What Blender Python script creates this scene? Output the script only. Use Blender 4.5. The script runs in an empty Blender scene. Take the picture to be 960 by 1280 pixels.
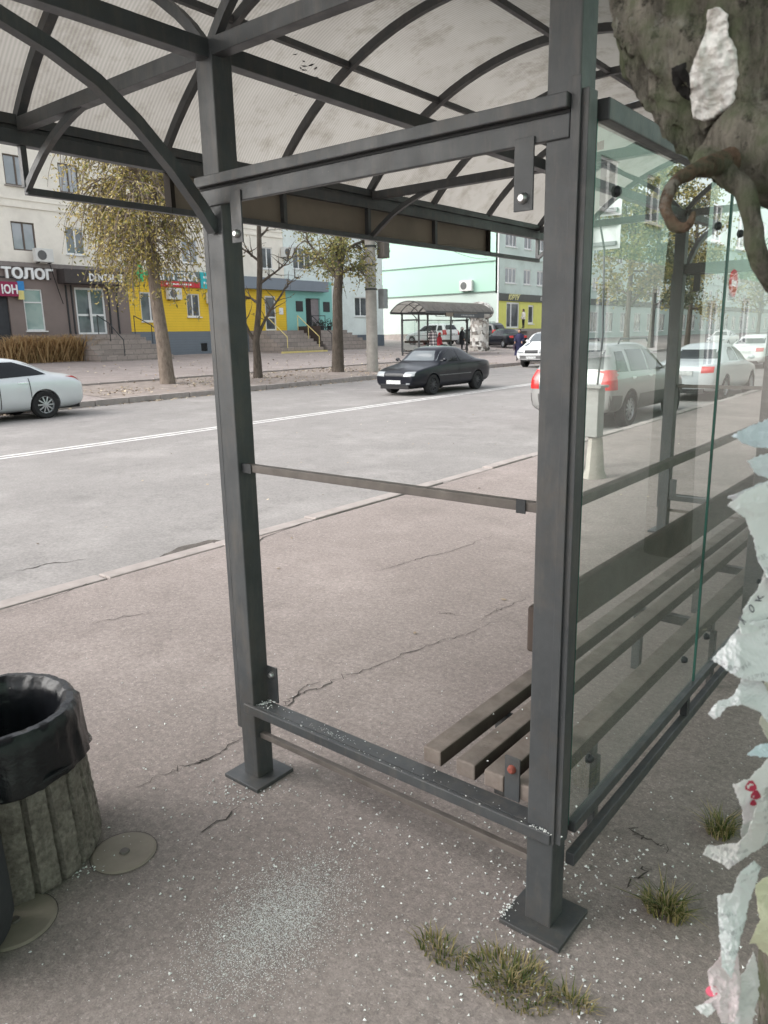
import bpy, bmesh, math, random
from mathutils import Vector, Matrix, noise
from mathutils.bvhtree import BVHTree
R=math.radians; PI=math.pi
EXPO=1.38
rnd=random.Random(7)
sc=bpy.context.scene
COL=sc.collection
V=Vector

# ------------------------------------------------------------------ camera frame
F=935.6
CAM=V((0.7359,-1.5652,1.5500))
CR=V((0.77838677,0.62747732,-0.01965315)); CU=V((-0.12818173,0.18949987,0.97347791)); CW=V((-0.61455958,0.75522316,-0.22793532))
def ray(x,y): return CW+CR*((x-480)/F)-CU*((y-640)/F)
def on(x,y,ax,val):
    d=ray(x,y); return CAM+d*((val-CAM[ax])/d[ax])
def dep(x,y,k): return CAM+ray(x,y)*k
def YS(Y): return .006*min(max(0,Y-4),80)
KN=-3.9; KF=-17.5
def ZG(X,Y):
    if X>KN: return YS(Y)
    if X>KF: return -.155+.055*(KN-X)/(KN-KF)+YS(Y)
    return .03+YS(Y)+.037*min(KF-X,40)

# ------------------------------------------------------------------ materials
def hexc(h):
    h=h.lstrip('#'); o=[]
    for i in (0,2,4):
        c=int(h[i:i+2],16)/255; o.append(c/12.92 if c<=.04045 else ((c+.055)/1.055)**2.4)
    return tuple(o)
MATS={}
class NT:
    def __init__(s,name):
        s.m=bpy.data.materials.new(name); s.m.use_nodes=True; s.t=s.m.node_tree
        s.b=s.t.nodes['Principled BSDF']; s.out=s.t.nodes['Material Output']
    def n(s,k,**kw):
        q=s.t.nodes.new(k)
        for a,v in kw.items():
            if a in q.inputs: q.inputs[a].default_value=v
            else: setattr(q,a,v)
        return q
    def l(s,a,b): s.t.links.new(a,b)
    def coord(s): 
        if not hasattr(s,'_c'): s._c=s.n('ShaderNodeTexCoord')
        return s._c.outputs['Object']
    def noise(s,scale,detail=4,rough=.6,vec=None):
        q=s.n('ShaderNodeTexNoise'); q.inputs['Scale'].default_value=scale; q.inputs['Detail'].default_value=detail; q.inputs['Roughness'].default_value=rough
        s.l(vec or s.coord(),q.inputs['Vector']); return q.outputs['Fac']
    def ramp(s,fac,stops):
        q=s.n('ShaderNodeValToRGB'); e=q.color_ramp.elements
        while len(e)<len(stops): e.new(.5)
        for el,(p,c) in zip(e,stops):
            el.position=p; el.color=(*c,1) if len(c)==3 else c
        s.l(fac,q.inputs['Fac']); return q.outputs['Color']
    def mix(s,fac,a,b,mode='MIX'):
        q=s.n('ShaderNodeMix',data_type='RGBA',blend_type=mode)
        for so,i in ((fac,0),(a,6),(b,7)):
            if hasattr(so,'links'): s.l(so,q.inputs[i])
            elif i==0: q.inputs[0].default_value=so
            else: q.inputs[i].default_value=(*so,1)
        return q.outputs[2]
    def math(s,op,a,b=0.0):
        q=s.n('ShaderNodeMath',operation=op)
        for so,i in ((a,0),(b,1)):
            if hasattr(so,'links'): s.l(so,q.inputs[i])
            else: q.inputs[i].default_value=so
        return q.outputs[0]
    def bump(s,h,strength=.3,dist=.01):
        q=s.n('ShaderNodeBump'); q.inputs['Strength'].default_value=strength; q.inputs['Distance'].default_value=dist
        s.l(h,q.inputs['Height']); s.l(q.outputs[0],s.b.inputs['Normal'])
    def base(s,c):
        if hasattr(c,'links'): s.l(c,s.b.inputs['Base Color'])
        else: s.b.inputs['Base Color'].default_value=(*c,1)
    def set(s,**k):
        for a,v in k.items(): s.b.inputs[a.replace('_',' ')].default_value=v
def sc_c(c,k): return tuple(min(1,x*k) for x in c)
def mat(name,c,rough=.6,var=.15,scale=6,bump=0,bscale=60,metal=0,spec=.4,dirt=None,dscale=2,damt=.5):
    if name in MATS: return MATS[name]
    if isinstance(c,str): c=hexc(c)
    t=NT(name)
    col=t.ramp(t.noise(scale),[(.25,sc_c(c,1-var)),(.75,sc_c(c,1+var))])
    if dirt:
        f=t.ramp(t.noise(dscale,8,.7),[(.45,(0,0,0)),(.7,(damt,damt,damt))])
        col=t.mix(f,col,hexc(dirt) if isinstance(dirt,str) else dirt)
    t.base(col); t.set(Roughness=rough,Metallic=metal)
    t.b.inputs['Specular IOR Level'].default_value=spec
    if bump: t.bump(t.noise(bscale,6),bump,.004)
    MATS[name]=t.m; return t.m

def steel_mat():
    t=NT('shelter_steel'); mp=t.n('ShaderNodeMapping'); mp.inputs['Scale'].default_value=(1,1,.16); t.l(t.coord(),mp.inputs[0])
    c=t.ramp(t.noise(9,7,.65),[(.3,(.044,.048,.052)),(.7,(.068,.072,.076))])
    c=t.mix(t.ramp(t.noise(26,6,.7,mp.outputs[0]),[(.5,(0,0,0)),(.72,(.55,.55,.55))]),c,(.115,.105,.095))
    c=t.mix(t.ramp(t.noise(5,9,.8),[(.5,(0,0,0)),(.7,(.5,.5,.5))]),c,(.085,.07,.056))
    c=t.mix(t.ramp(t.noise(75,5,.7),[(.68,(0,0,0)),(.73,(.8,.8,.8))]),c,(.13,.065,.035))
    c=t.mix(t.ramp(t.noise(140,3,.6),[(.72,(0,0,0)),(.75,(.7,.7,.7))]),c,(.22,.22,.21))
    t.base(c); t.l(t.ramp(t.noise(12,6),[(.3,(.36,.36,.36)),(.7,(.58,.58,.58))]),t.b.inputs['Roughness']); t.bump(t.noise(120,5),.12,.003); return t.m
STEEL=steel_mat()
RUSTY=mat('worn_steel',(.125,.108,.098),.6,.3,14,.1,200,0,.4)
BOLT=mat('bolt_metal',(.5,.5,.5),.35,.2,20,0,60,.9)
REDBOLT=mat('rusty_bolt',(.25,.07,.05),.6,.3,60)
RUBBER_RECESS=mat('black_rubber_and_recess',(.012,.013,.014),.6,.1)
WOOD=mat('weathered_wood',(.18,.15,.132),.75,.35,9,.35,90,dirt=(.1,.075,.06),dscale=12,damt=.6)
WOODD=mat('dark_wood_and_slat_shade',(.06,.044,.036),.75,.35,9,.35,90)
WHITE=mat('white_plastic',(.78,.79,.79),.4,.05)
BLACK=mat('black_matte',(.012,.012,.013),.7,.1)
DARKM=mat('dark_metal',(.03,.032,.035),.5,.2)

def poly_mat():
    t=NT('polycarbonate')
    sx=t.n('ShaderNodeSeparateXYZ'); t.l(t.coord(),sx.inputs[0])
    w=t.math('SINE',t.math('MULTIPLY',sx.outputs['Y'],2*PI/.016))
    w=t.math('ADD',t.math('MULTIPLY',w,.10),.9)
    c=t.ramp(t.noise(1.1,6,.65),[(.3,(.255,.242,.222)),(.7,(.36,.347,.322))])
    dirt=t.ramp(t.noise(4,9,.75),[(.50,(1,1,1)),(.75,(.50,.46,.40))])
    c=t.mix(1.0,c,dirt,'MULTIPLY')
    q=t.n('ShaderNodeVectorMath',operation='SCALE'); t.l(c,q.inputs[0]); t.l(w,q.inputs['Scale'])
    tr=t.n('ShaderNodeBsdfTranslucent'); df=t.n('ShaderNodeBsdfDiffuse'); gl=t.n('ShaderNodeBsdfGlossy'); gl.inputs['Roughness'].default_value=.25
    t.l(q.outputs[0],tr.inputs[0]); t.l(q.outputs[0],df.inputs[0])
    m=t.n('ShaderNodeMixShader'); m.inputs[0].default_value=.32; t.l(tr.outputs[0],m.inputs[1]); t.l(df.outputs[0],m.inputs[2])
    m2=t.n('ShaderNodeMixShader'); m2.inputs[0].default_value=.04; t.l(m.outputs[0],m2.inputs[1]); t.l(gl.outputs[0],m2.inputs[2])
    t.l(m2.outputs[0],t.out.inputs['Surface']); return t.m
POLY=poly_mat()
def glass_mat(name,tint,haze=.05,f0=.05,gain=1.0):
    t=NT(name)
    lw=t.n('ShaderNodeLayerWeight'); lw.inputs['Blend'].default_value=.5
    f=t.math('ADD',t.math('MULTIPLY',t.math('POWER',lw.outputs['Facing'],5.0),gain*(1-f0)),f0)
    tr=t.n('ShaderNodeBsdfTransparent'); tr.inputs[0].default_value=(*tint,1)
    gl=t.n('ShaderNodeBsdfGlossy'); gl.inputs['Roughness'].default_value=.004
    m=t.n('ShaderNodeMixShader'); t.l(f,m.inputs[0]); t.l(tr.outputs[0],m.inputs[1]); t.l(gl.outputs[0],m.inputs[2])
    df=t.n('ShaderNodeBsdfDiffuse'); df.inputs[0].default_value=(.55,.57,.55,1)
    m2=t.n('ShaderNodeMixShader')
    h=t.ramp(t.noise(2.2,8,.7),[(.3,(haze*.4,)*3),(.75,(haze*1.6,)*3)])
    t.l(h,m2.inputs[0]); t.l(m.outputs[0],m2.inputs[1]); t.l(df.outputs[0],m2.inputs[2])
    t.l(m2.outputs[0],t.out.inputs['Surface']); return t.m
GLASS=glass_mat('shelter_glass',(.88,.94,.91),.09,.10,1.3)
GEDGE=mat('glass_edge_green',(.03,.10,.08),.2,.1)
def asphalt(name,c1,c2,spk=.5,bscale=180,bstr=.35):
    t=NT(name)
    big=t.noise(.55,8,.65); mid=t.noise(5,8,.7); fine=t.noise(bscale,3,.7)
    col=t.ramp(big,[(.3,c1),(.7,c2)])
    col=t.mix(t.ramp(mid,[(.35,(0,0,0)),(.75,(.35,.35,.35))]),col,sc_c(c1,.72))
    sp=t.ramp(fine,[(.34,(1-spk*.6,)*3),(.5,(1,1,1)),(.66,(1+spk*.4,)*3)])
    col=t.mix(1.0,col,sp,'MULTIPLY')
    st=t.ramp(t.noise(1.7,9,.75),[(.54,(0,0,0)),(.70,(.6,.6,.6))]); col=t.mix(st,col,sc_c(c1,.68)); col=t.mix(t.ramp(t.noise(.9,7,.7),[(.5,(0,0,0)),(.68,(.55,.55,.55))]),col,sc_c(c2,1.22))
    vo=t.n('ShaderNodeTexVoronoi'); vo.inputs['Scale'].default_value=bscale*.75; t.l(t.coord(),vo.inputs['Vector']); vs=t.n('ShaderNodeSeparateColor'); t.l(vo.outputs['Color'],vs.inputs[0])
    col=t.mix(1.0,col,t.ramp(vs.outputs[0],[(0,(1-spk*.5,)*3),(.2,(.97,.97,.97)),(.86,(1,1,1)),(1,(1+spk*.75,)*3)]),'MULTIPLY')
    g2=t.ramp(t.noise(38,4,.7),[(.4,(.86,.86,.86)),(.62,(1.10,1.09,1.08))]); col=t.mix(1.0,col,g2,'MULTIPLY')
    t.base(col); t.set(Roughness=.88); t.b.inputs['Specular IOR Level'].default_value=.25
    t.bump(fine,bstr,.004); return t.m
PAVE=asphalt('pavement_asphalt',(.238,.204,.191),(.305,.265,.250),.36)
ROADM=asphalt('road_asphalt',(.228,.217,.211),(.28,.266,.259),.12,120,.12)
FARP=asphalt('far_pavement_asphalt',(.27,.235,.225),(.34,.30,.285),.3,60,.2)
CURB=mat('kerb_stone',(.31,.275,.26),.85,.2,5,.3,80)
SOIL=mat('dry_soil',(.235,.20,.18),.95,.35,4,.5,30)
PAINT=mat('road_paint',(.62,.61,.60),.7,.12,8,0,60,dirt=(.34,.32,.31),dscale=6,damt=.85)
CRACK=mat('crack_dark',(.055,.048,.044),.95,.3,20)
CONC=mat('concrete',(.30,.285,.265),.85,.2,5,.3,60,dirt=(.18,.165,.15))
def leaf_mat(name,stops,trans=.35):
    t=NT(name)
    g=t.n('ShaderNodeNewGeometry')
    c=t.ramp(g.outputs['Random Per Island'],[(p,hexc(h)) for p,h in stops])
    t.base(c); t.set(Roughness=.6)
    tr=t.n('ShaderNodeBsdfTranslucent'); t.l(c,tr.inputs[0])
    m=t.n('ShaderNodeMixShader'); m.inputs[0].default_value=trans; t.l(t.b.outputs[0],m.inputs[1]); t.l(tr.outputs[0],m.inputs[2]); t.l(m.outputs[0],t.out.inputs['Surface'])
    return t.m
LEAF_AUT=leaf_mat('autumn_leaves',[(0,'#55522c'),(.25,'#857a3e'),(.5,'#a5944f'),(.75,'#cbba80'),(1,'#66703a')],.45)
LEAF_OLV=leaf_mat('olive_leaves',[(0,'#4f5a30'),(.4,'#7d7c48'),(.75,'#a3945c'),(1,'#66703c')])
LEAF_GRN=leaf_mat('green_leaves',[(0,'#3c4834'),(.4,'#58624a'),(.75,'#7f7c58'),(1,'#475238')],.2)
LEAF_BRN=leaf_mat('sparse_leaves',[(0,'#5a4a32'),(.5,'#7a6540'),(1,'#8d7a48')])
GRASS=leaf_mat('weed_blades',[(0,'#3f4f26'),(.3,'#616e38'),(.55,'#8d8455'),(1,'#b09f7c')])
DRYGR=leaf_mat('dry_grass',[(0,'#927858'),(.4,'#b89a72'),(.75,'#d2b78c'),(1,'#a8946a')])
LITTER=leaf_mat('leaf_litter',[(0,'#6b5c4a'),(.4,'#a3917a'),(.75,'#c9bda8'),(1,'#8a7660')],.1)
def bark_mat(name,c1,c2,moss=None,scale=14):
    t=NT(name)
    mp=t.n('ShaderNodeMapping'); mp.inputs['Scale'].default_value=(1,1,.28); t.l(t.coord(),mp.inputs[0])
    a=t.noise(scale,9,.72,mp.outputs[0])
    col=t.ramp(a,[(.32,c1),(.66,c2)])
    if moss:
        col=t.mix(t.ramp(t.noise(scale*.35,7,.75),[(.56,(0,0,0)),(.66,(.6,.6,.6))]),col,(.36,.36,.32))
        col=t.mix(t.ramp(t.noise(scale*1.6,5,.7),[(.33,(.85,.85,.85)),(.45,(0,0,0))]),col,sc_c(c1,.6))
        col=t.mix(t.ramp(t.noise(scale*.55,6,.6),[(.45,(0,0,0)),(.62,(.75,.75,.75))]),col,moss)
    t.base(col); t.set(Roughness=.92); t.b.inputs['Specular IOR Level'].default_value=.15
    t.bump(a,1.0,.035); return t.m
BARK=bark_mat('street_bark',(.10,.08,.065),(.25,.205,.17))
BARKD=bark_mat('dark_bark',(.05,.042,.035),(.13,.108,.09))
BARKN=bark_mat('mossy_bark',(.045,.042,.034),(.33,.30,.25),(.13,.155,.085),36)
TWIG=bark_mat('twig_bark',(.085,.06,.045),(.30,.19,.135),(.11,.13,.085),60)

# ------------------------------------------------------------------ mesh builder
class MB:
    def __init__(s): s.v=[]; s.f=[]; s.mi=[]; s.cur=0
    def add(s,vs,fs):
        o=len(s.v); s.v+= [V(p) for p in vs]
        for f in fs: s.f.append([o+i for i in f]); s.mi.append(s.cur)
    def box(s,a,b):
        x0,y0,z0=[min(p,q) for p,q in zip(a,b)]; x1,y1,z1=[max(p,q) for p,q in zip(a,b)]
        s.add([(x0,y0,z0),(x1,y0,z0),(x1,y1,z0),(x0,y1,z0),(x0,y0,z1),(x1,y0,z1),(x1,y1,z1),(x0,y1,z1)],
          [(0,3,2,1),(4,5,6,7),(0,1,5,4),(1,2,6,5),(2,3,7,6),(3,0,4,7)])
        return s
    def beam(s,p,q,w,h,up=(0,0,1)):
        p,q=V(p),V(q); d=(q-p).normalized(); up=V(up)
        x=d.cross(up).normalized(); z=x.cross(d)
        vs=[]
        for e in (p,q):
            for a,b in ((-1,-1),(1,-1),(1,1),(-1,1)): vs.append(e+x*(a*w/2)+z*(b*h/2))
        s.add(vs,[(0,1,2,3),(7,6,5,4),(0,4,5,1),(1,5,6,2),(2,6,7,3),(3,7,4,0)]); return s
    def path(s,pts,w,h,side):
        """square tube along pts; side = fixed width axis"""
        pts=[V(p) for p in pts]; side=V(side).normalized(); vs=[]; n=len(pts)
        for i,p in enumerate(pts):
            d=(pts[min(i+1,n-1)]-pts[max(i-1,0)]).normalized(); nn=side.cross(d).normalized()
            for a,b in ((-1,-1),(1,-1),(1,1),(-1,1)): vs.append(p+side*(a*w/2)+nn*(b*h/2))
        fs=[(0,1,2,3),tuple(4*(n-1)+k for k in (3,2,1,0))]
        for i in range(n-1):
            for k in range(4):
                a=4*i+k; b=4*i+(k+1)%4; fs.append((a,a+4,b+4,b))
        s.add(vs,fs); return s
    def tube(s,pts,rad,n=8,cap=True):
        pts=[V(p) for p in pts]; m=len(pts); vs=[]; fs=[]
        if not hasattr(rad,'__len__'): rad=[rad]*m
        prev=None
        for i,p in enumerate(pts):
            d=(pts[min(i+1,m-1)]-pts[max(i-1,0)]).normalized()
            if prev is None: 
                x=d.orthogonal().normalized()
            else:
                x=(prev-d*prev.dot(d)).normalized()
            prev=x; y=d.cross(x)
            for k in range(n):
                a=2*PI*k/n; vs.append(p+(x*math.cos(a)+y*math.sin(a))*rad[i])
        for i in range(m-1):
            for k in range(n):
                a=i*n+k; b=i*n+(k+1)%n; fs.append((a,b,b+n,a+n))
        if cap: fs.append(tuple(range(n-1,-1,-1))); fs.append(tuple((m-1)*n+k for k in range(n)))
        s.add(vs,fs); return s
    def lathe(s,c,prof,n=32,axis=(0,0,1),closed=False,rf=None):
        c=V(c); ax=V(axis).normalized(); x=V((1,0,0)) if abs(ax.z)>.9 else ax.orthogonal().normalized(); y=ax.cross(x)
        vs=[]; fs=[]; m=len(prof)
        for i,(r,z) in enumerate(prof):
            for k in range(n):
                a=2*PI*k/n; rr=r if rf is None else rf(r,z,a)
                vs.append(c+ax*z+(x*math.cos(a)+y*math.sin(a))*rr)
        rng=range(m) if closed else range(m-1)
        for i in rng:
            for k in range(n):
                a=i*n+k; b=i*n+(k+1)%n; j=((i+1)%m)*n
                fs.append((a,b,j+(k+1)%n,j+k))
        s.add(vs,fs); return s
    def cyl(s,p,q,r,n=12): return s.tube([p,q],r,n)
    def quad(s,a,b,c,d): s.add([a,b,c,d],[(0,1,2,3)]); return s
    def prism(s,poly,z0,z1):
        n=len(poly); s.add([(x,y,z0) for x,y in poly]+[(x,y,z1) for x,y in poly],
          [tuple(range(n-1,-1,-1)),tuple(range(n,2*n))]+[(i,(i+1)%n,n+(i+1)%n,n+i) for i in range(n)]); return s
    def ell(s,c,rx,ry,rz,nu=14,nv=9,disp=0,dsc=5,seed=0):
        c=V(c); vs=[];fs=[]
        for j in range(nv+1):
            t=PI*j/nv
            for i in range(nu):
                a=2*PI*i/nu; d=V((math.sin(t)*math.cos(a),math.sin(t)*math.sin(a),math.cos(t)))
                k=1+disp*noise.noise(d*dsc+V((seed,seed*2,0)))
                vs.append(c+V((d.x*rx,d.y*ry,d.z*rz))*k)
        for j in range(nv):
            for i in range(nu):
                a=j*nu+i; b=j*nu+(i+1)%nu; fs.append((a,a+nu,b+nu,b))
        s.add(vs,fs); return s
    def build(s,name,m,parent=None,org=(0,0,0),smooth=False,bevel=0,label=None):
        org=V(org); me=bpy.data.meshes.new(name)
        me.from_pydata([tuple(p-org) for p in s.v],[],s.f)
        for k in (m if isinstance(m,(list,tuple)) else [m]): me.materials.append(k)
        me.polygons.foreach_set('material_index',s.mi); me.update()
        bm=bmesh.new(); bm.from_mesh(me); bmesh.ops.remove_doubles(bm,verts=bm.verts,dist=1e-6) if smooth else None
        if smooth!='leaf' and len(bm.faces)<60000 and not getattr(s,'keep',False): bmesh.ops.recalc_face_normals(bm,faces=bm.faces)
        bm.to_mesh(me); bm.free()
        o=bpy.data.objects.new(name,me); COL.objects.link(o)
        if parent is not None: o.parent=parent
        else: o.location=org
        if smooth is True:
            for p in me.polygons: p.use_smooth=True
            try: me.set_sharp_from_angle(angle=R(42))
            except Exception: pass
        if bevel:
            b=o.modifiers.new('bevel','BEVEL'); b.width=bevel; b.segments=2; b.limit_method='ANGLE'; b.angle_limit=R(50)
        if label: o['label']=label
        return o
def tag(o,label=None,cat=None,group=None,kind=None):
    if label: o['label']=label
    if cat: o['category']=cat
    if group: o['group']=group
    if kind: o['kind']=kind
    return o
class T:
    def __init__(s,name,label,cat,loc=(0,0,0),group=None):
        s.o=bpy.data.objects.new(name,None); COL.objects.link(s.o); s.o.location=loc; s.org=V(loc); s.o.empty_display_size=.2
        tag(s.o,label,cat,group)
    def p(s,name,mb,m,parent=None,**k): return mb.build(name,m,parent or s.o,s.org,**k)
def single(name,label,cat,mb,m,loc=(0,0,0),group=None,**k): return tag(mb.build(name,m,None,loc,**k),label,cat,group)
def copy_tree(o,parent=None):
    c=o.copy(); COL.objects.link(c)
    if parent is not None: c.parent=parent
    for ch in list(o.children): copy_tree(ch,c)
    return c
def lettering(s,parent,org,origin,u,v,width,height,m,name='lettering',shear=0,off=.015,depth=.02):
    cu=bpy.data.curves.new('txt','FONT'); cu.body=s; cu.size=1; cu.offset=off; cu.extrude=.5; cu.shear=shear; cu.resolution_u=3
    ob=bpy.data.objects.new('txt',cu); COL.objects.link(ob)
    dg=bpy.context.evaluated_depsgraph_get(); dg.update()
    me=bpy.data.meshes.new_from_object(ob.evaluated_get(dg))
    bpy.data.objects.remove(ob); bpy.data.curves.remove(cu)
    xs=[q.co.x for q in me.vertices]; ys=[q.co.y for q in me.vertices]
    x0,x1,y0,y1=min(xs),max(xs),min(ys),max(ys); u,v,origin=V(u).normalized(),V(v).normalized(),V(origin); n=u.cross(v)
    for q in me.vertices:
        q.co=origin+u*((q.co.x-x0)/(x1-x0)*width)+v*((q.co.y-y0)/(y1-y0)*height)+n*((q.co.z+.5)*depth)-V(org)
    me.materials.clear(); me.materials.append(m); me.name=name
    o=bpy.data.objects.new(name,me); COL.objects.link(o); o.parent=parent; return o

# ------------------------------------------------------------------ setting
def sheet(name,xs,ys,zf,m,thick=0):
    mb=MB(); mb.keep=True
    n=len(ys)
    for x in xs:
        for y in ys: mb.v.append(V((x,y,zf(x,y))))
    for i in range(len(xs)-1):
        for j in range(n-1):
            a=i*n+j; mb.f.append([a,a+n,a+n+1,a+1]); mb.mi.append(0)
    return tag(mb.build(name,m),kind='structure')
YL=[-70,-30,-10,0,4]+[4+2*i for i in range(1,41)]+[110,160,260,420]
sheet('near_pavement',[KN+.16,0,3,8,20,60,200],YL,lambda x,y:YS(y),PAVE)
sheet('road',[KF+.02,-14,-10,-7,KN+.02],YL,lambda x,y:ZG(min(max(x,KF+.001),KN-.001),y),ROADM)
sheet('far_pavement',[-300,-100,-57.5,-40,-30,-25,-21,KF-.16],YL,lambda x,y:ZG(x,y),FARP)
sheet('ground',[-420,200],[-80,430],lambda x,y:-.35,SOIL)
def kerb(name,x0,x1,zt,zb,y0,y1,step,gap):
    mb=MB(); y=y0
    while y<y1:
        dz=rnd.uniform(-.012,.012); dx=rnd.uniform(-.01,.01)
        ya,yb=y,y+step-gap
        mb.add([(x0+dx,ya,zb+YS(ya)),(x1+dx,ya,zb+YS(ya)),(x1+dx,yb,zb+YS(yb)),(x0+dx,yb,zb+YS(yb)),(x0+dx,ya,zt+dz+YS(ya)),(x1+dx,ya,zt+dz+YS(ya)),(x1+dx,yb,zt+dz+YS(yb)),(x0+dx,yb,zt+dz+YS(yb))],
          [(0,3,2,1),(4,5,6,7),(0,1,5,4),(1,2,6,5),(2,3,7,6),(3,0,4,7)])
        y+=step
    return tag(mb.build(name,CURB,bevel=.012),kind='structure')
kerb('near_kerb',KN,KN+.15,.012,-.3,-12,90,1.0,.012)
kerb('far_kerb',KF-.15,KF+.01,.055,-.3,-14,110,1.0,.02)
mb=MB()
for xo in (-11.0,-10.78):
    for y0 in range(-20,100,2):
        mb.quad(*[(a_,b_,ZG(a_,b_)+.004) for a_,b_ in ((xo-.055,y0),(xo+.055,y0),(xo+.055,y0+2),(xo-.055,y0+2))])
mb.keep=True
tag(mb.build('road_markings',PAINT),kind='structure')
# soil strip with low border
sheet('soil_strip',[-21.6,-20,KF-.17],[9.6,11,13,16,20,24,28,30.5],lambda x,y:ZG(x,y)+.012,SOIL)
mb=MB()
for y in [9.6+i for i in range(21)]:
    mb.box((-21.75,y,ZG(-21.7,y)-.1),(-21.6,y+.97,ZG(-21.7,y)+.07))
tag(mb.build('soil_border',CURB,bevel=.01),kind='structure')
# fallen leaves / litter
def leafq(mb,p,size,el=2.0,flat=None,rng=rnd):
    if flat is None: a=V((rng.gauss(0,1),rng.gauss(0,1),rng.gauss(0,1))).normalized()
    else: a=V((rng.gauss(0,flat),rng.gauss(0,flat),1)).normalized()
    x=a.orthogonal().normalized(); x=Matrix.Rotation(rng.uniform(0,6.28),3,a)@x; y=a.cross(x)
    l=size*rng.uniform(.7,1.3); w=l/el
    p=V(p); mb.add([p-x*l/2,p+y*w/2,p+x*l/2+a*w*.15,p-y*w/2],[(0,1,2,3)])
mb=MB()
for i in range(2300):
    y=rnd.uniform(9.8,30); x=rnd.uniform(-21.5,KF-.1)
    if noise.noise(V((x*.6,y*.6,1)))<rnd.uniform(-.3,.25): continue
    leafq(mb,(x,y,ZG(x,y)+.03),.085,1.6,.35)
for i in range(420):
    y=rnd.uniform(5,34); x=KF+abs(rnd.gauss(0,.18))+.02
    leafq(mb,(x,y,ZG(x,y)+.015),.08,1.5,.3)
for i in range(500):
    y=rnd.uniform(14,45); x=rnd.uniform(-30,-21); leafq(mb,(x,y,ZG(x,y)+.02),.1,1.5,.3)
tag(mb.build('fallen_leaves',LITTER,smooth='leaf'),'pale dry leaves fallen over the soil strip','leaves',kind='stuff')
mb=MB()
for i in range(150):
    y=rnd.uniform(1,14); x=rnd.uniform(-9,1); leafq(mb,(x,y,ZG(x,y)+.006),.035,1.4,.2)
tag(mb.build('litter_scraps',LITTER,smooth='leaf'),'tiny pale scraps and leaves littering the road and pavement','litter',kind='stuff')
# cracks
CR_PX=[[(168,985),(205,968),(240,955),(262,948),(290,930),(305,922)],
 [(335,893),(355,880),(372,870),(395,862),(430,845),(470,835),(520,812),(560,800),(590,790),(640,765)],
 [(340,892),(365,878),(380,860),(400,850)],
 [(470,715),(500,706),(520,700),(560,690),(620,668)],
 [(545,768),(556,766),(572,770)],[(600,775),(618,765),(630,760),(660,748)],
 [(110,780),(150,772),(210,765)],
 [(785,1032),(800,1045),(820,1055),(832,1063)],[(780,1110),(800,1092),(815,1085)],
 [(250,1040),(300,1008)],
 [(20,690),(60,682),(110,676)],
 [(300,690),(330,672),(420,640),(520,612),(600,592)],[(0,768),(60,748),(130,722),(200,700)]]
mb=MB(); mb.keep=True
def ribbon(px,w0,z=.003,sub=7,jit=.02):
    P=[on(x,y,2,0) for x,y in px]; Q=[]
    for a,b in zip(P[:-1],P[1:]):
        for k in range(sub): Q.append(a.lerp(b,k/sub))
    Q.append(P[-1]); n=len(Q)
    Q=[q+V((rnd.gauss(0,jit),rnd.gauss(0,jit),0))*.5 for q in Q]
    L=[];Rr=[]
    for i,q in enumerate(Q):
        d=(Q[min(i+1,n-1)]-Q[max(0,i-1)]); s=V((-d.y,d.x,0)); s=s.normalized() if s.length>1e-6 else V((1,0,0))
        w=w0*rnd.uniform(.25,1.2)*min(1,.25+3*min(i,n-1-i)/n)
        L.append(V((q.x+s.x*w,q.y+s.y*w,ZG(q.x,q.y)+z))); Rr.append(V((q.x-s.x*w,q.y-s.y*w,ZG(q.x,q.y)+z)))
    for i in range(n-1): mb.quad(Rr[i],Rr[i+1],L[i+1],L[i])
for i,px in enumerate(CR_PX): ribbon(px,.0032 if len(px)<15 and px[0][1]>700 else .008)
tag(mb.build('pavement_cracks',CRACK),kind='structure')
# broken kerb hole
mb=MB(); mb.keep=True
def blob(px,z,seed,amp=.12):
    c=V((0,0,0)); P=[on(x,y,2,z) for x,y in px]; Q=[]
    for i in range(len(P)):
        a,b=P[i],P[(i+1)%len(P)]
        for k in range(6):
            q=a.lerp(b,k/6); d=noise.noise_vector(q*7)*amp*.4; Q.append(V((q.x+d.x,q.y+d.y,z)))
    mb.add(Q,[tuple(range(len(Q)))])
blob([(183,711),(205,693),(232,682),(260,675),(288,674),(288,678),(262,682),(240,690),(215,700)],-.146,1)
tag(mb.build('pothole',mat('broken_asphalt',(.085,.074,.066),.95,.5,18,.9,60)),kind='structure')

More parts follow.
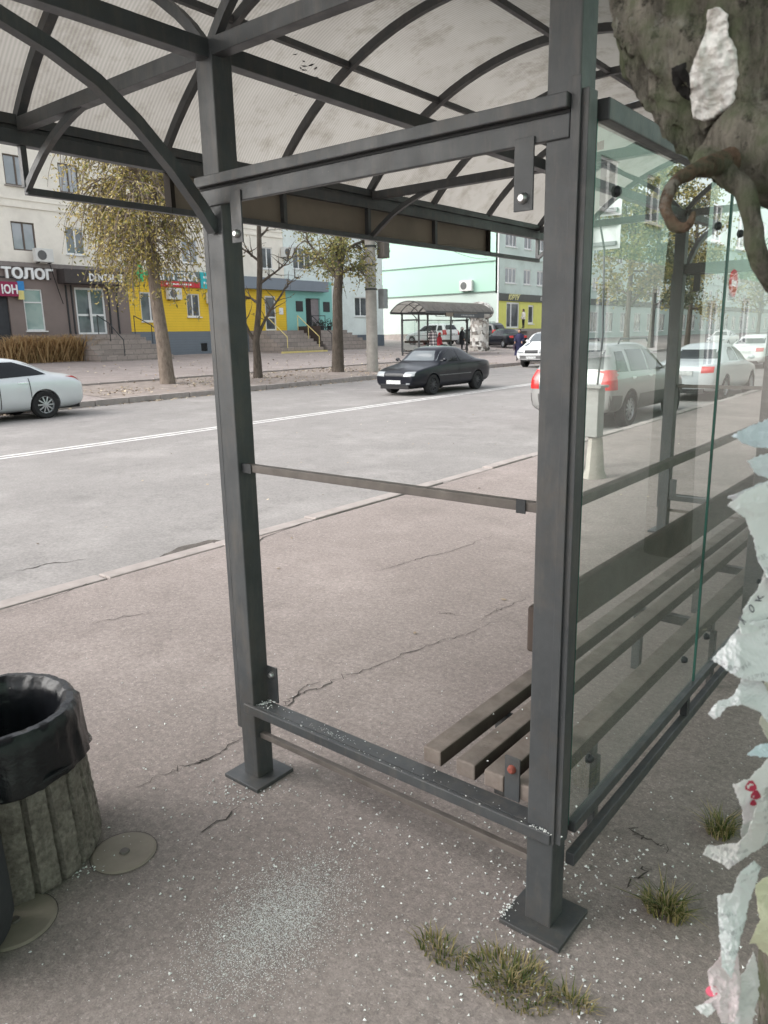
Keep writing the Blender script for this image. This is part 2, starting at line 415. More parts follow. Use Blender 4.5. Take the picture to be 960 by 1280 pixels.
# ------------------------------------------------------------------ shelter
W=1.144; S=.075; LEN=4.33
def arc_z(x): 
    return 1.365+math.sqrt(max(0,1.58**2-(x+1.147)**2))
def shelter():
    t=T('bus_shelter','grey steel bus shelter with a missing end pane and milky arched roof','bus shelter',(-.6,2.1,0))
    P=t.p
    for (x,y) in [(0,0),(-W,0),(0,2.12),(0,4.255),(-W,4.255)]:
        po=P('post',MB().box((x-S,y,.012),(x,y+S,2.37)),STEEL,bevel=.004)
        cx,cy=x-S/2,y+S/2
        P('base_plate',MB().box((cx-.088,cy-.088,.0),(cx+.088,cy+.088,.014)),STEEL,po,bevel=.002)
    for y,sg in ((0,-1),(4.33,1)):
        f=lambda d: y+sg*d
        g=P('glass_channel',MB().box((-.016,f(0.0005),.272),(.005,f(.007),2.06)).box((.0005,f(-.001),.272),(.020,f(-.042),2.035)),STEEL,bevel=.0015)
        P('gasket',MB().box((.0045,f(-.0425),.272),(.014,f(-.056),2.02)),RUBBER_RECESS,g)
        P('glass_channel',MB().box((-W-S-.022,f(-.002),.19),(-W-S-.001,f(-.032),1.96)),STEEL,bevel=.0015)
        P('bottom_beam',MB().box((-W+.0005,f(-.005),.262),(-S-.0005,f(-.062),.300)).box((-1.182,f(.0005),.270),(-.003,f(.014),.303)),STEEL,bevel=.003)
        P('lower_rail',MB().box((-W+.0005,f(-.02),.168),(-S-.0005,f(-.04),.188)),RUSTY,bevel=.002)
        mr=P('middle_rail',MB().box((-W+.0005,f(-.018),1.131),(-S-.0005,f(-.044),1.155)),RUSTY,bevel=.002)
        P('rail_clip',MB().box((-W+.001,f(-.014),1.128),(-W+.045,f(-.0175),1.158)),DARKM,mr); P('rail_clip',MB().box((-S-.06,f(-.014),1.126),(-S-.035,f(-.0175),1.160)),DARKM,mr)
        P('top_beam',MB().box((-1.24,f(.0005),2.000),(-.018,f(.022),2.030)).box((-1.238,f(.0005),1.945),(-.018,f(.006),1.993)).box((-W+.0005,f(-.001),1.955),(-S-.0005,f(-.05),2.022)),STEEL,bevel=.003)
        P('recess_shade_strip',MB().box((-1.236,f(.0008),1.9935),(-.019,f(.0045),1.9995)),RUBBER_RECESS)  # black strip stands in for the shaded recess between lip and plate
        for (x0,x1,z0,z1,bz) in ((-.143,-.096,1.812,1.96,1.838),(-1.09,-1.043,1.83,1.975,1.855),(-1.136,-1.087,.300,.432,.402),(-.180,-.134,.300,.43,.395)):
            b=P('glass_bracket',MB().box((x0,f(.0065),z0),(x1,f(.0115),z1)) if z0>1 else MB().box((x0,f(-.063),z0),(x1,f(-.069),z1)),STEEL,bevel=.001)
            yb=f(.0115) if z0>1 else f(-.063)
            P('bolt',MB().lathe(((x0+x1)/2,yb,bz),[(.0,.012),(.007,.012),(.011,.008),(.0125,0)],14,(0,sg,0)),REDBOLT if (x0>-.2 and z0<1) else BOLT,b,smooth=True)
    # rear rails
    P('rear_top_rail',MB().box((-.0,.0765,1.986),(.032,4.254,2.030)),STEEL,bevel=.003)
    P('rear_bottom_rail',MB().box((.001,.0765,.268),(.026,4.254,.300)),STEEL,bevel=.003)
    lr=P('rear_low_rail',MB().box((.001,.0765,.166),(.026,4.254,.204)),STEEL,bevel=.003)
    P('strut',MB().box((.002,1.0,.205),(.025,1.03,.267)),DARKM,lr); P('strut',MB().box((.002,3.2,.205),(.025,3.23,.267)),DARKM,lr)
    for a,b in ((.0755,2.1195),(2.1955,4.2545)):
        P('rear_middle_rail',MB().box((-.05,a,1.131),(-.025,b,1.155)),RUSTY,bevel=.002)
    ys=[(.058,1.098),(1.106,2.15),(2.158,3.2),(3.208,4.27)]
    for a,b in ys:
        m=MB(); m.quad((.011,a,.3005),(.011,b,.3005),(.011,b,1.9855),(.011,a,1.9855)); m.keep=True
        g=P('glass_pane',m,GLASS)
        for yy in (a,b): P('pane_edge',MB().box((.0075,yy-.0018,.3005),(.0145,yy+.0018,1.9855)),GEDGE,g)
        for yy in (a+.125,b-.125):
            for z in (.43,1.86): P('clamp_bolt',MB().lathe((.0115,yy,z),[(.012,0),(.012,.004),(.007,.010),(0,.011)],12,(1,0,0)).lathe((.0105,yy,z),[(.014,0),(.014,.006),(0,.012)],12,(-1,0,0)),DARKM,g,smooth=True)
    # roof
    Y0,Y1=-.82,5.12
    for yc in (.024,2.157,4.30): P('cross_beam',MB().box((-2.32,yc-.022,2.352),(.03,yc+.022,2.398)),STEEL,bevel=.002)
    for xc in (-1.181,-.0375): P('long_beam',MB().box((xc-.024,Y0,2.346),(xc+.024,Y1,2.396)),STEEL,bevel=.002)
    for xc in (-2.346,.052): P('eave_beam',MB().box((xc-.022,Y0,2.302),(xc+.022,Y1,2.352)).box((xc-.02,Y0,2.372),(xc+.02,Y1,2.41)).box((xc-.008,Y0,2.3525),(xc+.008,Y1,2.3715)),STEEL,bevel=.002)
    xs=[-2.341+i*(2.388/28) for i in range(29)]
    for yr in (-.79,.024,.7,1.4,2.14,2.8,3.5,4.30,5.09):
        w=.034 if yr in (-.79,.024,2.14,4.30,5.09) else .026
        P('roof_rib',MB().path([(x,yr,arc_z(x)+.005) for x in xs],w,.036,(0,1,0)),STEEL)
    for xp in (-1.83,-1.147,-.464): P('purlin',MB().beam((xp,Y0,arc_z(xp)+.008),(xp,Y1,arc_z(xp)+.008),.024,.026),STEEL)
    yy=[-.84,.36,1.05,1.75,2.45,3.15,3.9,5.14]; yy=[-.84,.7,2.14,3.5,5.14]
    for a,b in zip(yy[:-1],yy[1:]):
        m=MB(); m.keep=True
        xp=[-2.375+i*(2.456/44) for i in range(45)]
        for i,x in enumerate(xp): m.v+= [V((x,a+.002,arc_z(max(-2.4,min(.11,x)))+.027)),V((x,b-.002,arc_z(max(-2.4,min(.11,x)))+.027))]
        for i in range(44): m.f.append([2*i,2*i+2,2*i+3,2*i+1]); m.mi.append(0)
        P('roof_panel',m,POLY,smooth=True)
    sm=MB()
    for k in range(26):
        p=on(445+rnd.gauss(0,7),148+rnd.gauss(0,8),1,1.25); x=p.x; y=1.2+rnd.gauss(0,.05); x=-1.98+rnd.gauss(0,.05)
        leafq(sm,(x,y,arc_z(x)+.0235),.03,2.2,.2)
    P('dirt_smudge',sm,BLACK,smooth='leaf')
    # fascia
    X=-2.344
    P('fascia_rail',MB().box((X-.014,.02,2.124),(X+.014,4.31,2.151)),STEEL,bevel=.002)
    fp=MB()
    P('fascia_panel',MB().box((X-.030,.70,2.128),(X-.0145,3.52,2.345)),mat('fascia_board',(.20,.165,.13),.7,.15,3,0,60,dirt=(.13,.105,.085)))
    for y in (.70,1.41,2.11,2.81,3.50): P('fascia_post',MB().box((X-.0135,y,2.152),(X+.014,y+.025,2.3015)) if .8<y<3.4 else MB().box((X-.033,y-.004 if y<1 else y+.0205,2.126),(X+.014,y-.0005 if y<1 else y+.026,2.3015)).box((X-.0135,y,2.152),(X+.013,y+.02,2.301)),STEEL if .8<y<3.4 else mat('fascia_edge',(.026,.022,.019),.85,.15,6,0,60,0,.1))
    for y in (.024,4.29): P('fascia_hanger',MB().box((X-.012,y-.012,2.1515),(X+.012,y+.012,2.3015)),STEEL)
    bz=[(-2.347,2.143),(-2.27,2.20),(-2.18,2.258),(-2.1,2.296),(-2.018,2.327),(-1.94,2.35),(-1.86,2.368)]
    for y in (.026,2.157,4.28): P('curved_brace',MB().path([(x,y,z) for x,z in bz],.022,.026,(0,1,0)),STEEL)
    yz=[(-.72,2.338),(-.59,2.295),(-.47,2.258),(-.357,2.208),(-.25,2.135),(-.14,2.038),(-.05,1.94),(.0,1.876)]
    for x in (-1.181,):
        P('curved_brace',MB().path([(x,y,z) for y,z in yz],.034,.034,(1,0,0)),STEEL)
        P('curved_brace',MB().path([(x,4.33-y,z) for y,z in yz],.034,.034,(1,0,0)),STEEL)
    for sgn in (-1,1):
        for yy_ in (.024,4.30): P('roof_strut',MB().path([(-1.181+sgn*d,yy_,z) for d,z in ((.02,2.395),(.075,2.455),(.126,2.50),(.217,2.567),(.34,2.64),(.46,2.705),(.6,2.80))],.026,.03,(0,1,0)),STEEL)
    return t
SH=shelter()
def bench():
    t=T('shelter_bench','weathered slatted bench with one broken slat inside the near shelter','bench',(-.25,2.1,0))
    z=.355
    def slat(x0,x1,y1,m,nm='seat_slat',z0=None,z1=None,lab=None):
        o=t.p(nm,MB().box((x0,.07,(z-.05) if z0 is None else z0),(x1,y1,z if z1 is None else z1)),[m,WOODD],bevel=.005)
        for q in o.data.polygons: q.material_index=0 if (q.normal.z>.5 or abs(q.normal.y)>.5) else 1  # darker wood on the slat sides puts their shade into the colour
        if lab: o['label']=lab
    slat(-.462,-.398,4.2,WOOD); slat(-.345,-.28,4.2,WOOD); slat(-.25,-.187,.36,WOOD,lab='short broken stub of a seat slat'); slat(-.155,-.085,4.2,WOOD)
    t.p('back_board',MB().box((-.128,.07,.745),(-.100,4.2,.87)),WOODD,bevel=.008)
    for y in (.45,1.7,2.6,3.8):
        l=t.p('bench_leg',MB().box((-.455,y,.265),(-.09,y+.04,.3045)).box((-.44,y+.002,.0),(-.40,y+.038,.2645)).box((-.1,y+.002,0),(-.0775,y+.038,.2645)),STEEL,bevel=.003)
    t.p('back_upright',MB().box((-.17,.30,.3055+.05),(-.129,.35,.50)),WOOD,bevel=.005)
    return t
BN=bench()
# far shelter = copy across the road
base=V((-25.45,32.46,0)); 
def far_copy(tt,label,dx,dy):
    c=copy_tree(tt.o); sc_y=1.14
    m=Matrix.Rotation(PI,4,'Z'); l=tt.org
    c.rotation_euler=(0,0,PI); c.scale=(1,sc_y,1)
    # local post (x,y)-> world: rotated; rear near corner must sit at base
    c.location=(base.x-l.x*1.0, base.y+(4.33-l.y)*sc_y, .43); c['label']=label; return c
far_copy(SH,'distant grey bus shelter with arched roof across the road','x',0)
far_copy(BN,'distant slatted bench inside the shelter across the road','x',0)
t=T('shelter_sign','dark grey name board on the eave of the distant shelter','sign',(base.x+2.4,35.8,2.75))
xe=base.x+2.375
t.p('board',MB().box((xe,34.1,2.50),(xe+.03,37.3,2.74)),mat('board_grey',(.07,.075,.08),.5))
m=MB(); yy=36.5
for i in range(9): 
    w=rnd.uniform(.05,.11); m.box((xe+.031,34.9+i*.15,2.59),(xe+.034,34.9+i*.15+w,2.66))
t.p('lettering',m,mat('dim_letters',(.45,.45,.45),.6))
# ------------------------------------------------------------------ buildings
WALLC=mat('cream_render',(.80,.755,.68),.9,.06,1.2,.15,40,0,.2,dirt=(.58,.54,.48),dscale=.8,damt=.5)
WALLM=mat('pale_mint_render',(.72,.78,.765),.9,.05,1.2,.15,40,0,.2,dirt=(.48,.53,.51),dscale=.9,damt=.5)
BROWN=mat('taupe_cladding',(.215,.175,.163),.8,.08,1.5,.1,60)
YELLOW=mat('yellow_siding',(.70,.47,.03),.6,.06,2,0,60,dirt=(.5,.34,.05),damt=.3)
SLATE=mat('slate_siding',(.10,.12,.145),.6,.12,3)
TURQ=mat('turquoise_render',(.27,.55,.51),.85,.06,2,0,60,dirt=(.17,.37,.35),damt=.4)
BAND=mat('blue_grey_band',(.19,.22,.26),.6,.06,2)
GREENW=mat('mint_green_render',(.38,.57,.47),.9,.05,.5,.1,30,0,.2,dirt=(.36,.53,.45),dscale=.25,damt=.7)
GREENL=mat('pale_green_render',(.48,.56,.52),.9,.05,.6,.1,30,0,.2,dirt=(.47,.53,.48),dscale=.5,damt=.7)
GREENF=mat('grey_mint_render',(.60,.70,.66),.9,.05,.6,.1,30,0,.2,dirt=(.39,.47,.43),dscale=.5,damt=.6)
LIME=mat('lime_panel',(.66,.67,.16),.6,.06,2)
CHAR=mat('charcoal_panel',(.055,.065,.06),.5,.1,3)
PLINTH=mat('plinth_stone',(.30,.27,.25),.9,.2,3,.2,30)
TILE=None
def tile_mat():
    t=NT('stair_stone_tile')
    b=t.n('ShaderNodeTexBrick'); b.inputs['Scale'].default_value=1; b.inputs['Brick Width'].default_value=.55; b.inputs['Row Height'].default_value=.24; b.inputs['Mortar Size'].default_value=.012
    mp=t.n('ShaderNodeMapping'); mp.inputs['Rotation'].default_value=(R(90),0,R(90)); 
    sx=t.n('ShaderNodeSeparateXYZ'); t.l(t.coord(),sx.inputs[0]); cb=t.n('ShaderNodeCombineXYZ')
    t.l(t.math('ADD',sx.outputs['X'],sx.outputs['Y']),cb.inputs[0]); t.l(sx.outputs['Z'],cb.inputs[1])
    t.l(cb.outputs[0],b.inputs['Vector'])
    b.inputs['Color1'].default_value=(.36,.31,.28,1); b.inputs['Color2'].default_value=(.27,.235,.215,1); b.inputs['Mortar'].default_value=(.15,.135,.125,1)
    c=t.mix(t.ramp(t.noise(3,6),[(.35,(0,0,0)),(.7,(.5,.5,.5))]),b.outputs[0],(.22,.19,.17))
    t.base(c); t.set(Roughness=.85); return t.m
TILE=tile_mat()
PVC=mat('white_window_frame',(.74,.75,.75),.4,.04)
BRF=mat('brown_window_frame',(.11,.085,.07),.6,.15)
def pane_mat(name,c,cur):
    t=NT(name); c2=t.ramp(t.noise(.9,3,.5),[(.38,c),(.62,cur)]); t.base(c2); t.set(Roughness=.08); t.b.inputs['Specular IOR Level'].default_value=.7; return t.m
PANE=pane_mat('window_pane',(.05,.06,.07),(.16,.18,.20))
PANEC=pane_mat('curtained_pane',(.22,.25,.27),(.34,.36,.39))
PANET=pane_mat('teal_curtain_pane',(.14,.25,.24),(.33,.42,.40))
class Fac:
    def __init__(s,t,O,U,N): s.t=t; s.O=V(O); s.U=V(U); s.N=V(N)
    def pt(s,u,z,d=0): return s.O+s.U*u+V((0,0,z))+s.N*d
    def bx(s,mb,u0,u1,z0,z1,d0,d1):
        mb.box(s.pt(u0,z0,d0),s.pt(u1,z1,d1)); return mb
    def wall(s,nm,u0,u1,z0,z1,m,ops=(),d=0,rev=.22,label=None):
        us=sorted({u0,u1,*[q for o in ops for q in o[:2]]}); zs=sorted({z0,z1,*[q for o in ops for q in o[2:4]]})
        mb=MB()
        for a,b in zip(us[:-1],us[1:]):
            for c,e in zip(zs[:-1],zs[1:]):
                mu,mz=(a+b)/2,(c+e)/2
                if any(o[0]<mu<o[1] and o[2]<mz<o[3] for o in ops): continue
                mb.quad(s.pt(a,c,d),s.pt(b,c,d),s.pt(b,e,d),s.pt(a,e,d))
        for o in ops:
            a,b,c,e=o[:4]
            for p,q in (((a,c),(b,c)),((b,c),(b,e)),((b,e),(a,e)),((a,e),(a,c))):
                mb.quad(s.pt(*p,d),s.pt(*q,d),s.pt(*q,d-rev),s.pt(*p,d-rev))
        # outer rim
        for p,q in (((u0,z0),(u1,z0)),((u1,z0),(u1,z1)),((u1,z1),(u0,z1)),((u0,z1),(u0,z0))):
            mb.quad(s.pt(*p,d),s.pt(*p,d-rev),s.pt(*q,d-rev),s.pt(*q,d))
        return s.t.p(nm,mb,m,label=label)
    def win(s,a,b,c,e,d=0,frame=PVC,pane=PANE,mull=(.5,),trans=(),sill=True,fw=.06,nm='window',label=None):
        m=MB(); f0,f1=d-.10,d-.05
        s.bx(m,a,b,c,c+fw,f0,f1); s.bx(m,a,b,e-fw,e,f0,f1); s.bx(m,a,a+fw,c+fw,e-fw,f0,f1); s.bx(m,b-fw,b,c+fw,e-fw,f0,f1)
        for k in mull:
            x=a+(b-a)*k; s.bx(m,x-fw*.6,x+fw*.6,c+fw,e-fw,f0+.002,f1+.002)
        for k in trans:
            z=c+(e-c)*k; s.bx(m,a+fw,b-fw,z-fw*.5,z+fw*.5,f0+.001,f1+.001)
        w=s.t.p(nm,m,frame,label=label)
        s.t.p('pane',s.bx(MB(),a+.01,b-.01,c+.01,e-.01,f0-.02,f0+.02),pane,w)
        if sill: s.t.p('sill',s.bx(MB(),a-.06,b+.06,c-.06,c-.005,d-.03,d+.09),frame if frame is PVC else PLINTH,w)
        return w
XA=-35.0
# --- long cream block with shops
t=T('cream_building','long cream rendered block with taupe dental and yellow pharmacy shopfronts','building',(-40,16,.5))
f=Fac(t,(XA,0,0),(0,1,0),(1,0,0))
YA0,YA1=-14.0,32.88
t.p('body',MB().box((-48,YA0+.01,0),(XA-.23,YA1-.01,12.3)),WALLC)
cols=[(15.93,17.02),(18.5,19.5),(22.3,23.5),(25.2,26.3),(28.2,29.3),(31.05,31.95),(13.0,14.1),(9.8,11.0),(6.5,7.7),(3,4.2),(-1,.2),(-5,-3.8),(-10,-8.8)]
ops=[]
for a,b in cols:
    for c,e in ((5.75,7.0),(8.55,9.85)): ops.append((a,b,c,e))
f.wall('wall',YA0,YA1,5.2,12.3,WALLC,ops)
for i,(a,b,c,e) in enumerate(ops):
    old=i%4 in (0,3)
    f.win(a,b,c,e,frame=BRF if (old or c>8) else PVC,pane=PANEC if c>8 or i%3==0 else PANE,sill=not old)
t.p('string_course',f.bx(f.bx(MB(),YA0,YA1,7.62,7.70,.0015,.06),YA0,YA1,7.95,8.0,.0015,.04),WALLC)
t.p('cornice',f.bx(f.bx(MB(),YA0,21.6,5.02,5.22,.003,.16),YA0,YA1,12.31,12.55,-12.5,.3),mat('cornice_grey',(.21,.185,.175),.8))
t.p('roof',MB().box((-48.2,YA0,12.56),(XA+.2,YA1,12.75)),mat('roof_felt',(.12,.11,.10),.9))
# taupe dental section
dops=[(16.05,16.98,2.15,4.05),(18.62,20.22,1.95,4.2),(12.3,15.35,.5,3.75),(8,9.3,2.1,4.0),(4,5.3,2.1,4.0)]
f.wall('taupe_cladding',YA0,21.6,0.2,5.02,BROWN,dops,d=.06,rev=.27)
f.win(16.05,16.98,2.15,4.05,.06,pane=PANET,mull=(),trans=(.68,))
f.win(8,9.3,2.1,4.0,.06); f.win(4,5.3,2.1,4.0,.06)
dr=f.win(18.62,20.22,1.95,4.2,.06,pane=PANE,mull=(.5,),trans=(.42,),sill=False,fw=.10,nm='door')
f.t.p('handle',f.bx(MB(),19.26,19.30,2.7,3.2,.035,.07),DARKM,dr)
f.t.p('dark_doorway',f.bx(MB(),12.32,15.33,.45,3.74,-.15,-.02),mat('dark_gate',(.035,.038,.045),.6,.2,4))
for y in (18.15,18.42,20.40,20.85): t.p('door_pilaster',f.bx(MB(),y,y+.06,1.95,4.3,.0625,.12),DARKM)
# yellow section 1
def siding(m,nm):
    q=NT(nm); b=q.n('ShaderNodeSeparateXYZ'); q.l(q.coord(),b.inputs[0])
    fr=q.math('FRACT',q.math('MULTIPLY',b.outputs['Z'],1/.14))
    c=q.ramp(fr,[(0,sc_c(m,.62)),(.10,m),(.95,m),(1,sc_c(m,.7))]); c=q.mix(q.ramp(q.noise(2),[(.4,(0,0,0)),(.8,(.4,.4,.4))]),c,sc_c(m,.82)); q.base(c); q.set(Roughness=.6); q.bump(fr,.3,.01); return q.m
YSID=siding((.80,.53,.03),'yellow_lap_siding'); SSID=siding((.15,.175,.205),'slate_lap_siding')
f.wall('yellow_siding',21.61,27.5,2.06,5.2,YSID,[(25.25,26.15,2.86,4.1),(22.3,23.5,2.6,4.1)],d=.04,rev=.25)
f.win(25.25,26.15,2.86,4.1,.04,mull=(.45,)); f.win(22.3,23.5,2.6,4.1,.04,mull=(.5,))
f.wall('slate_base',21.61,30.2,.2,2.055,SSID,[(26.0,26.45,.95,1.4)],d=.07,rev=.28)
t.p('basement_vent',f.bx(MB(),26.02,26.43,.97,1.38,-.02,.05),BLACK)
# yellow section 2
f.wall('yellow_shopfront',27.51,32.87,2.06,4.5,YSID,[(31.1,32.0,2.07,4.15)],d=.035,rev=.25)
dr=f.win(31.1,32.0,2.07,4.15,.035,pane=PANE,mull=(),trans=(.38,),sill=False,fw=.09,nm='door')
f.t.p('handle',f.bx(MB(),31.82,31.86,2.9,3.2,.0,.05),DARKM,dr)
f.t.p('notice',f.bx(MB(),32.25,32.6,3.05,3.45,.037,.05),WHITE)
t.p('fascia_band',f.bx(MB(),27.51,32.87,4.51,5.19,.0,.5),BAND)
# mint continuation
t=T('mint_building','pale mint block with a turquoise shop entrance, next to the yellow shopfront','building',(-40,38,.6))
fm=Fac(t,(XA,0,0),(0,1,0),(1,0,0))
YM0,YM1=32.9,42.7
t.p('body',MB().box((-48,YM0+.01,0),(XA-.23,YM1-.01,12.3)),WALLM)
ops=[(33.7,35.3,5.88,7.2),(33.7,35.3,8.6,9.9),(37.2,38.4,5.88,7.2),(37.2,38.4,8.6,9.9),(40.2,41.4,5.88,7.2),(40.2,41.4,8.6,9.9)]
fm.wall('wall',YM0,YM1,5.2,12.3,WALLM,ops)
for o in ops: fm.win(*o,mull=(.33,.67) if o[0]<36 else (.5,))
fm.wall('turquoise_shopfront',YM0,37.2,.3,5.19,TURQ,[(34.65,36.0,2.1,4.1)],d=.03,rev=.25)
fm.t.p('dark_doorway',fm.bx(MB(),34.67,35.25,2.11,4.05,-.2,-.10),BLACK)
fm.t.p('door',fm.bx(MB(),35.26,35.98,2.11,4.08,-.16,-.08),mat('mauve_door',(.24,.21,.22),.6))
for a in (33.75,36.3): fm.t.p('plaque',fm.bx(MB(),a,a+.62,3.25,3.9,.031,.06),DARKM)
fm.wall('pale_ground_wall',37.21,YM1,1.72,5.19,WALLM,[(39.55,41.5,3.0,4.3)],d=.02,rev=.24)
fm.win(39.55,41.5,3.0,4.3,.02,mull=(.33,.67))
fm.t.p('stone_base',fm.bx(MB(),37.21,YM1,.2,1.71,-.2,.08),SLATE)
t.p('fascia_band',fm.bx(MB(),YM0,36.4,4.51,5.15,.031,.5),BAND)
t.p('roof',MB().box((-48.2,YM0,12.31),(XA+.25,YM1,12.6)),mat('roof_felt',(.12,.11,.10),.9))
# --- green building across the side street
t=T('green_building','mint green three storey building with a lime and charcoal shop on its corner','building',(-38,60,.7))
fe=Fac(t,(0,54,0),(1,0,0),(0,-1,0)); fg=Fac(t,(-32,0,0),(0,1,0),(1,0,0))
t.p('body',MB().box((-45,54.23,0),(-32.23,150,12.8)),GREENF)
fe.wall('end_wall',-45,-32,5.05,12.8,GREENW); fe.wall('lower_end_wall',-45,-32,.3,5.049,GREENL)
t.p('wall_pipe',fe.bx(fe.bx(MB(),-44.9,-32.2,7.38,7.45,.01,.08),-44.9,-32.2,4.98,5.05,.01,.1),mat('pipe_green',(.16,.22,.19),.6))
t.p('end_plinth',fe.bx(MB(),-45,-31.9,.2,1.75,.001,.12),PLINTH)
gops=[]
gy=[(55.15,57.0,3),(58.3,59.6,2),(60.7,62.0,2)]+[(63.5+3.0*i,65.0+3.0*i,2) for i in range(28)]
for a,b,k in gy:
    for c,e in ((5.7,6.95),(8.6,9.75)): gops.append((a,b,c,e,k))
fg.wall('wall',54,150,4.86,12.8,GREENF,gops)
for a,b,c,e,k in gops: fg.win(a,b,c,e,pane=PANE if rnd.random()<.5 else PANEC,mull=(.5,) if k==2 else (.33,.67),fw=.09)
t.p('ledge',fg.bx(MB(),54.01,150,7.7,7.85,.002,.12),GREENF)
t.p('cornice',MB().box((-45.3,53.7,12.81),(-31.7,150,13.1)),GREENL)
sops=[(55.4,57.6,2.05,4.18),(59.2,60.2,2.4,4.0),(62.0,63.6,2.3,4.0)]
fg.wall('lime_shopfront',54.02,66,2.0,4.25,LIME,sops,d=.03,rev=.25)
fg.wall('ground_floor',66.01,150,.3,4.25,GREENL,[(68+4*i,70+4*i,1.6,3.6) for i in range(20)],d=.03,rev=.25)
for i in range(20): fg.win(68+4*i,70+4*i,1.6,3.6,.03,mull=(.5,))
fg.t.p('shop_base',fg.bx(MB(),54.02,66,.3,1.995,-.2,.05),PLINTH)
dr=fg.win(55.4,57.6,2.05,4.18,.03,mull=(.38,),sill=False,fw=.14,nm='door')
fg.win(59.2,60.2,2.4,4.0,.03,mull=(),fw=.14); fg.win(62.0,63.6,2.3,4.0,.03,fw=.14)
t.p('charcoal_band',fg.bx(MB(),54.03,150,4.26,4.85,.001,.14),CHAR)
lettering('ЮРТУ',t.o,t.org,fg.pt(55.5,4.36,.141),(0,1,0),(0,0,1),1.9,.42,mat('yellow_letters',(.72,.70,.33),.5),shear=.25,off=.03)
t.p('letter_bar',fg.bx(MB(),55.7,57.6,4.80,4.84,.141,.15),mat('yellow_letters',(.7,.7,.3)))
lettering('БУТ',t.o,t.org,fg.pt(61.2,4.42,.141),(0,1,0),(0,0,1),1.4,.30,mat('grey_letters',(.5,.51,.5),.5),shear=.1,off=.02)
t.p('entrance_platform',MB().box((-31.94,55.0,1.78),(-30.4,58.4,1.98)).box((-31.94,55.3,.4),(-31.5,58.2,1.779)),CONC)
t.p('drainpipe',MB().cyl((-31.9,53.88,.6),(-31.9,53.88,12.7),.07),WHITE)
# far end of the street and near-side block seen in the pane
t=T('pale_block','pale apartment block closing the view at the far end of the street','building',(-10,175,.5))
fp_=Fac(t,(0,172,0),(1,0,0),(0,-1,0)); t.p('body',MB().box((-34,172.23,0),(20,190,16)),WALLC)
ops=[(-32+3.2*i,-30.6+3.2*i,2+3*j,3.5+3*j) for i in range(15) for j in range(4)]
fp_.wall('wall',-34,20,.2,16,WALLC,ops)
for o in ops: fp_.win(*o,fw=.1)
t=T('near_side_building','mint green building with grey ground floor standing behind the near shelter','building',(12,24,.1))
fn=Fac(t,(8.5,0,0),(0,-1,0),(-1,0,0))
t.p('body',MB().box((8.73,-14,0),(18,52,12)),GREENW)
ops=[(-y-1.3,-y,c,c+1.4) for y in (2,5.5,9,12.5,16,19.5,23,26.5,30,33.5,37,40.5,44,47.5) for c in (4.9,8.0)]
fn.wall('wall',-52,14,3.7,12,GREENW,ops)
for o in ops: fn.win(*o,mull=(.5,),fw=.09)
gops=[(-y-1.5,-y,.9,2.9) for y in (4,9,14,19,24,35,41)]+[(-31.5,-30,.1,2.7)]
fn.wall('ground_floor',-52,14,.0,3.69,GREENL,gops,d=.04,rev=.25)
for o in gops: fn.win(*o,d=.04,mull=(.5,),pane=PANE,fw=.1,sill=o[2]>.5)
t=T('round_sign','red round sign on the wall of the near side building','sign',(8.3,33.2,3.4))
m=MB(); m.lathe((8.44,33.2,3.45),[(0,.0),(.55,.0),(.55,.06),(0,.06)],28,(-1,0,0)); 
t.p('sign_disc',m,mat('sign_red',(.5,.02,.03),.4))
t.p('sign_bar',MB().box((8.376,32.85,3.33),(8.379,33.55,3.56)),WHITE)
# --- signs on the shops
def sign_thing(name,label,loc): return T(name,label,'sign',loc)
t=sign_thing('shop_sign','big white letters ending in a hook above the taupe dental clinic window',(XA+.1,16.3,4.75))
lettering('ТОЛОГ',t.o,t.org,(XA+.13,15.15,4.47),(0,1,0),(0,0,1),2.42,.52,WHITE,off=.04,depth=.1)
t.p('letter_rail',MB().box((XA+.062,15.1,4.5),(XA+.10,17.5,4.56)).box((XA+.062,15.1,4.9),(XA+.10,17.5,4.94)),DARKM)  # dark metal rails behind the letters
t=sign_thing('banner_sign','crimson banner with white letters and a blue and yellow end over the dark gate',(XA+.3,14.9,3.9))
t.p('banner',MB().box((XA+.2,12.6,3.68),(XA+.3,15.75,4.32)),mat('crimson',(.27,.02,.075),.6))
lettering('ЮН',t.o,t.org,(XA+.301,15.0,3.78),(0,1,0),(0,0,1),.72,.42,WHITE,off=.03)
t.p('blue_end',MB().box((XA+.202,15.751,3.95),(XA+.298,16.05,4.36)),mat('sign_blue',(.03,.22,.52),.5))
t.p('yellow_end',MB().box((XA+.202,15.751,3.55),(XA+.298,16.0,3.949)),mat('sign_yellow',(.65,.58,.22),.5))
t=T('door_canopy','dark box canopy lettered in white over the glazed dental door','canopy',(XA,19.5,4.6))
t.p('box',MB().box((XA+.18,17.75,4.32),(XA+.9,21.25,4.98)),mat('canopy_brown',(.045,.037,.036),.55),bevel=.02)
lettering('DENTAL',t.o,t.org,(XA+.902,19.0,4.46),(0,1,0),(0,0,1),1.42,.36,WHITE,off=.035)
m=MB(); 
m.lathe((XA+.905,20.72,4.66),[(0,.02),(.17,.015),(.2,0)],14,(1,0,0)); t.p('tooth_emblem',m,WHITE)
t.p('emblem_leaf',MB().lathe((XA+.907,20.60,4.70),[(0,.02),(.12,.016),(.14,0)],12,(1,0,0)),mat('emblem_olive',(.25,.25,.10)))
t=sign_thing('pharmacy_sign','pharmacy sign of white letters over a red strip with a cyan end above yellow siding',(XA+.2,24.9,4.8))
t.p('board',MB().box((XA+.05,22.9,4.72),(XA+.2,26.15,5.28)),mat('sign_grey_green',(.13,.17,.165),.5))
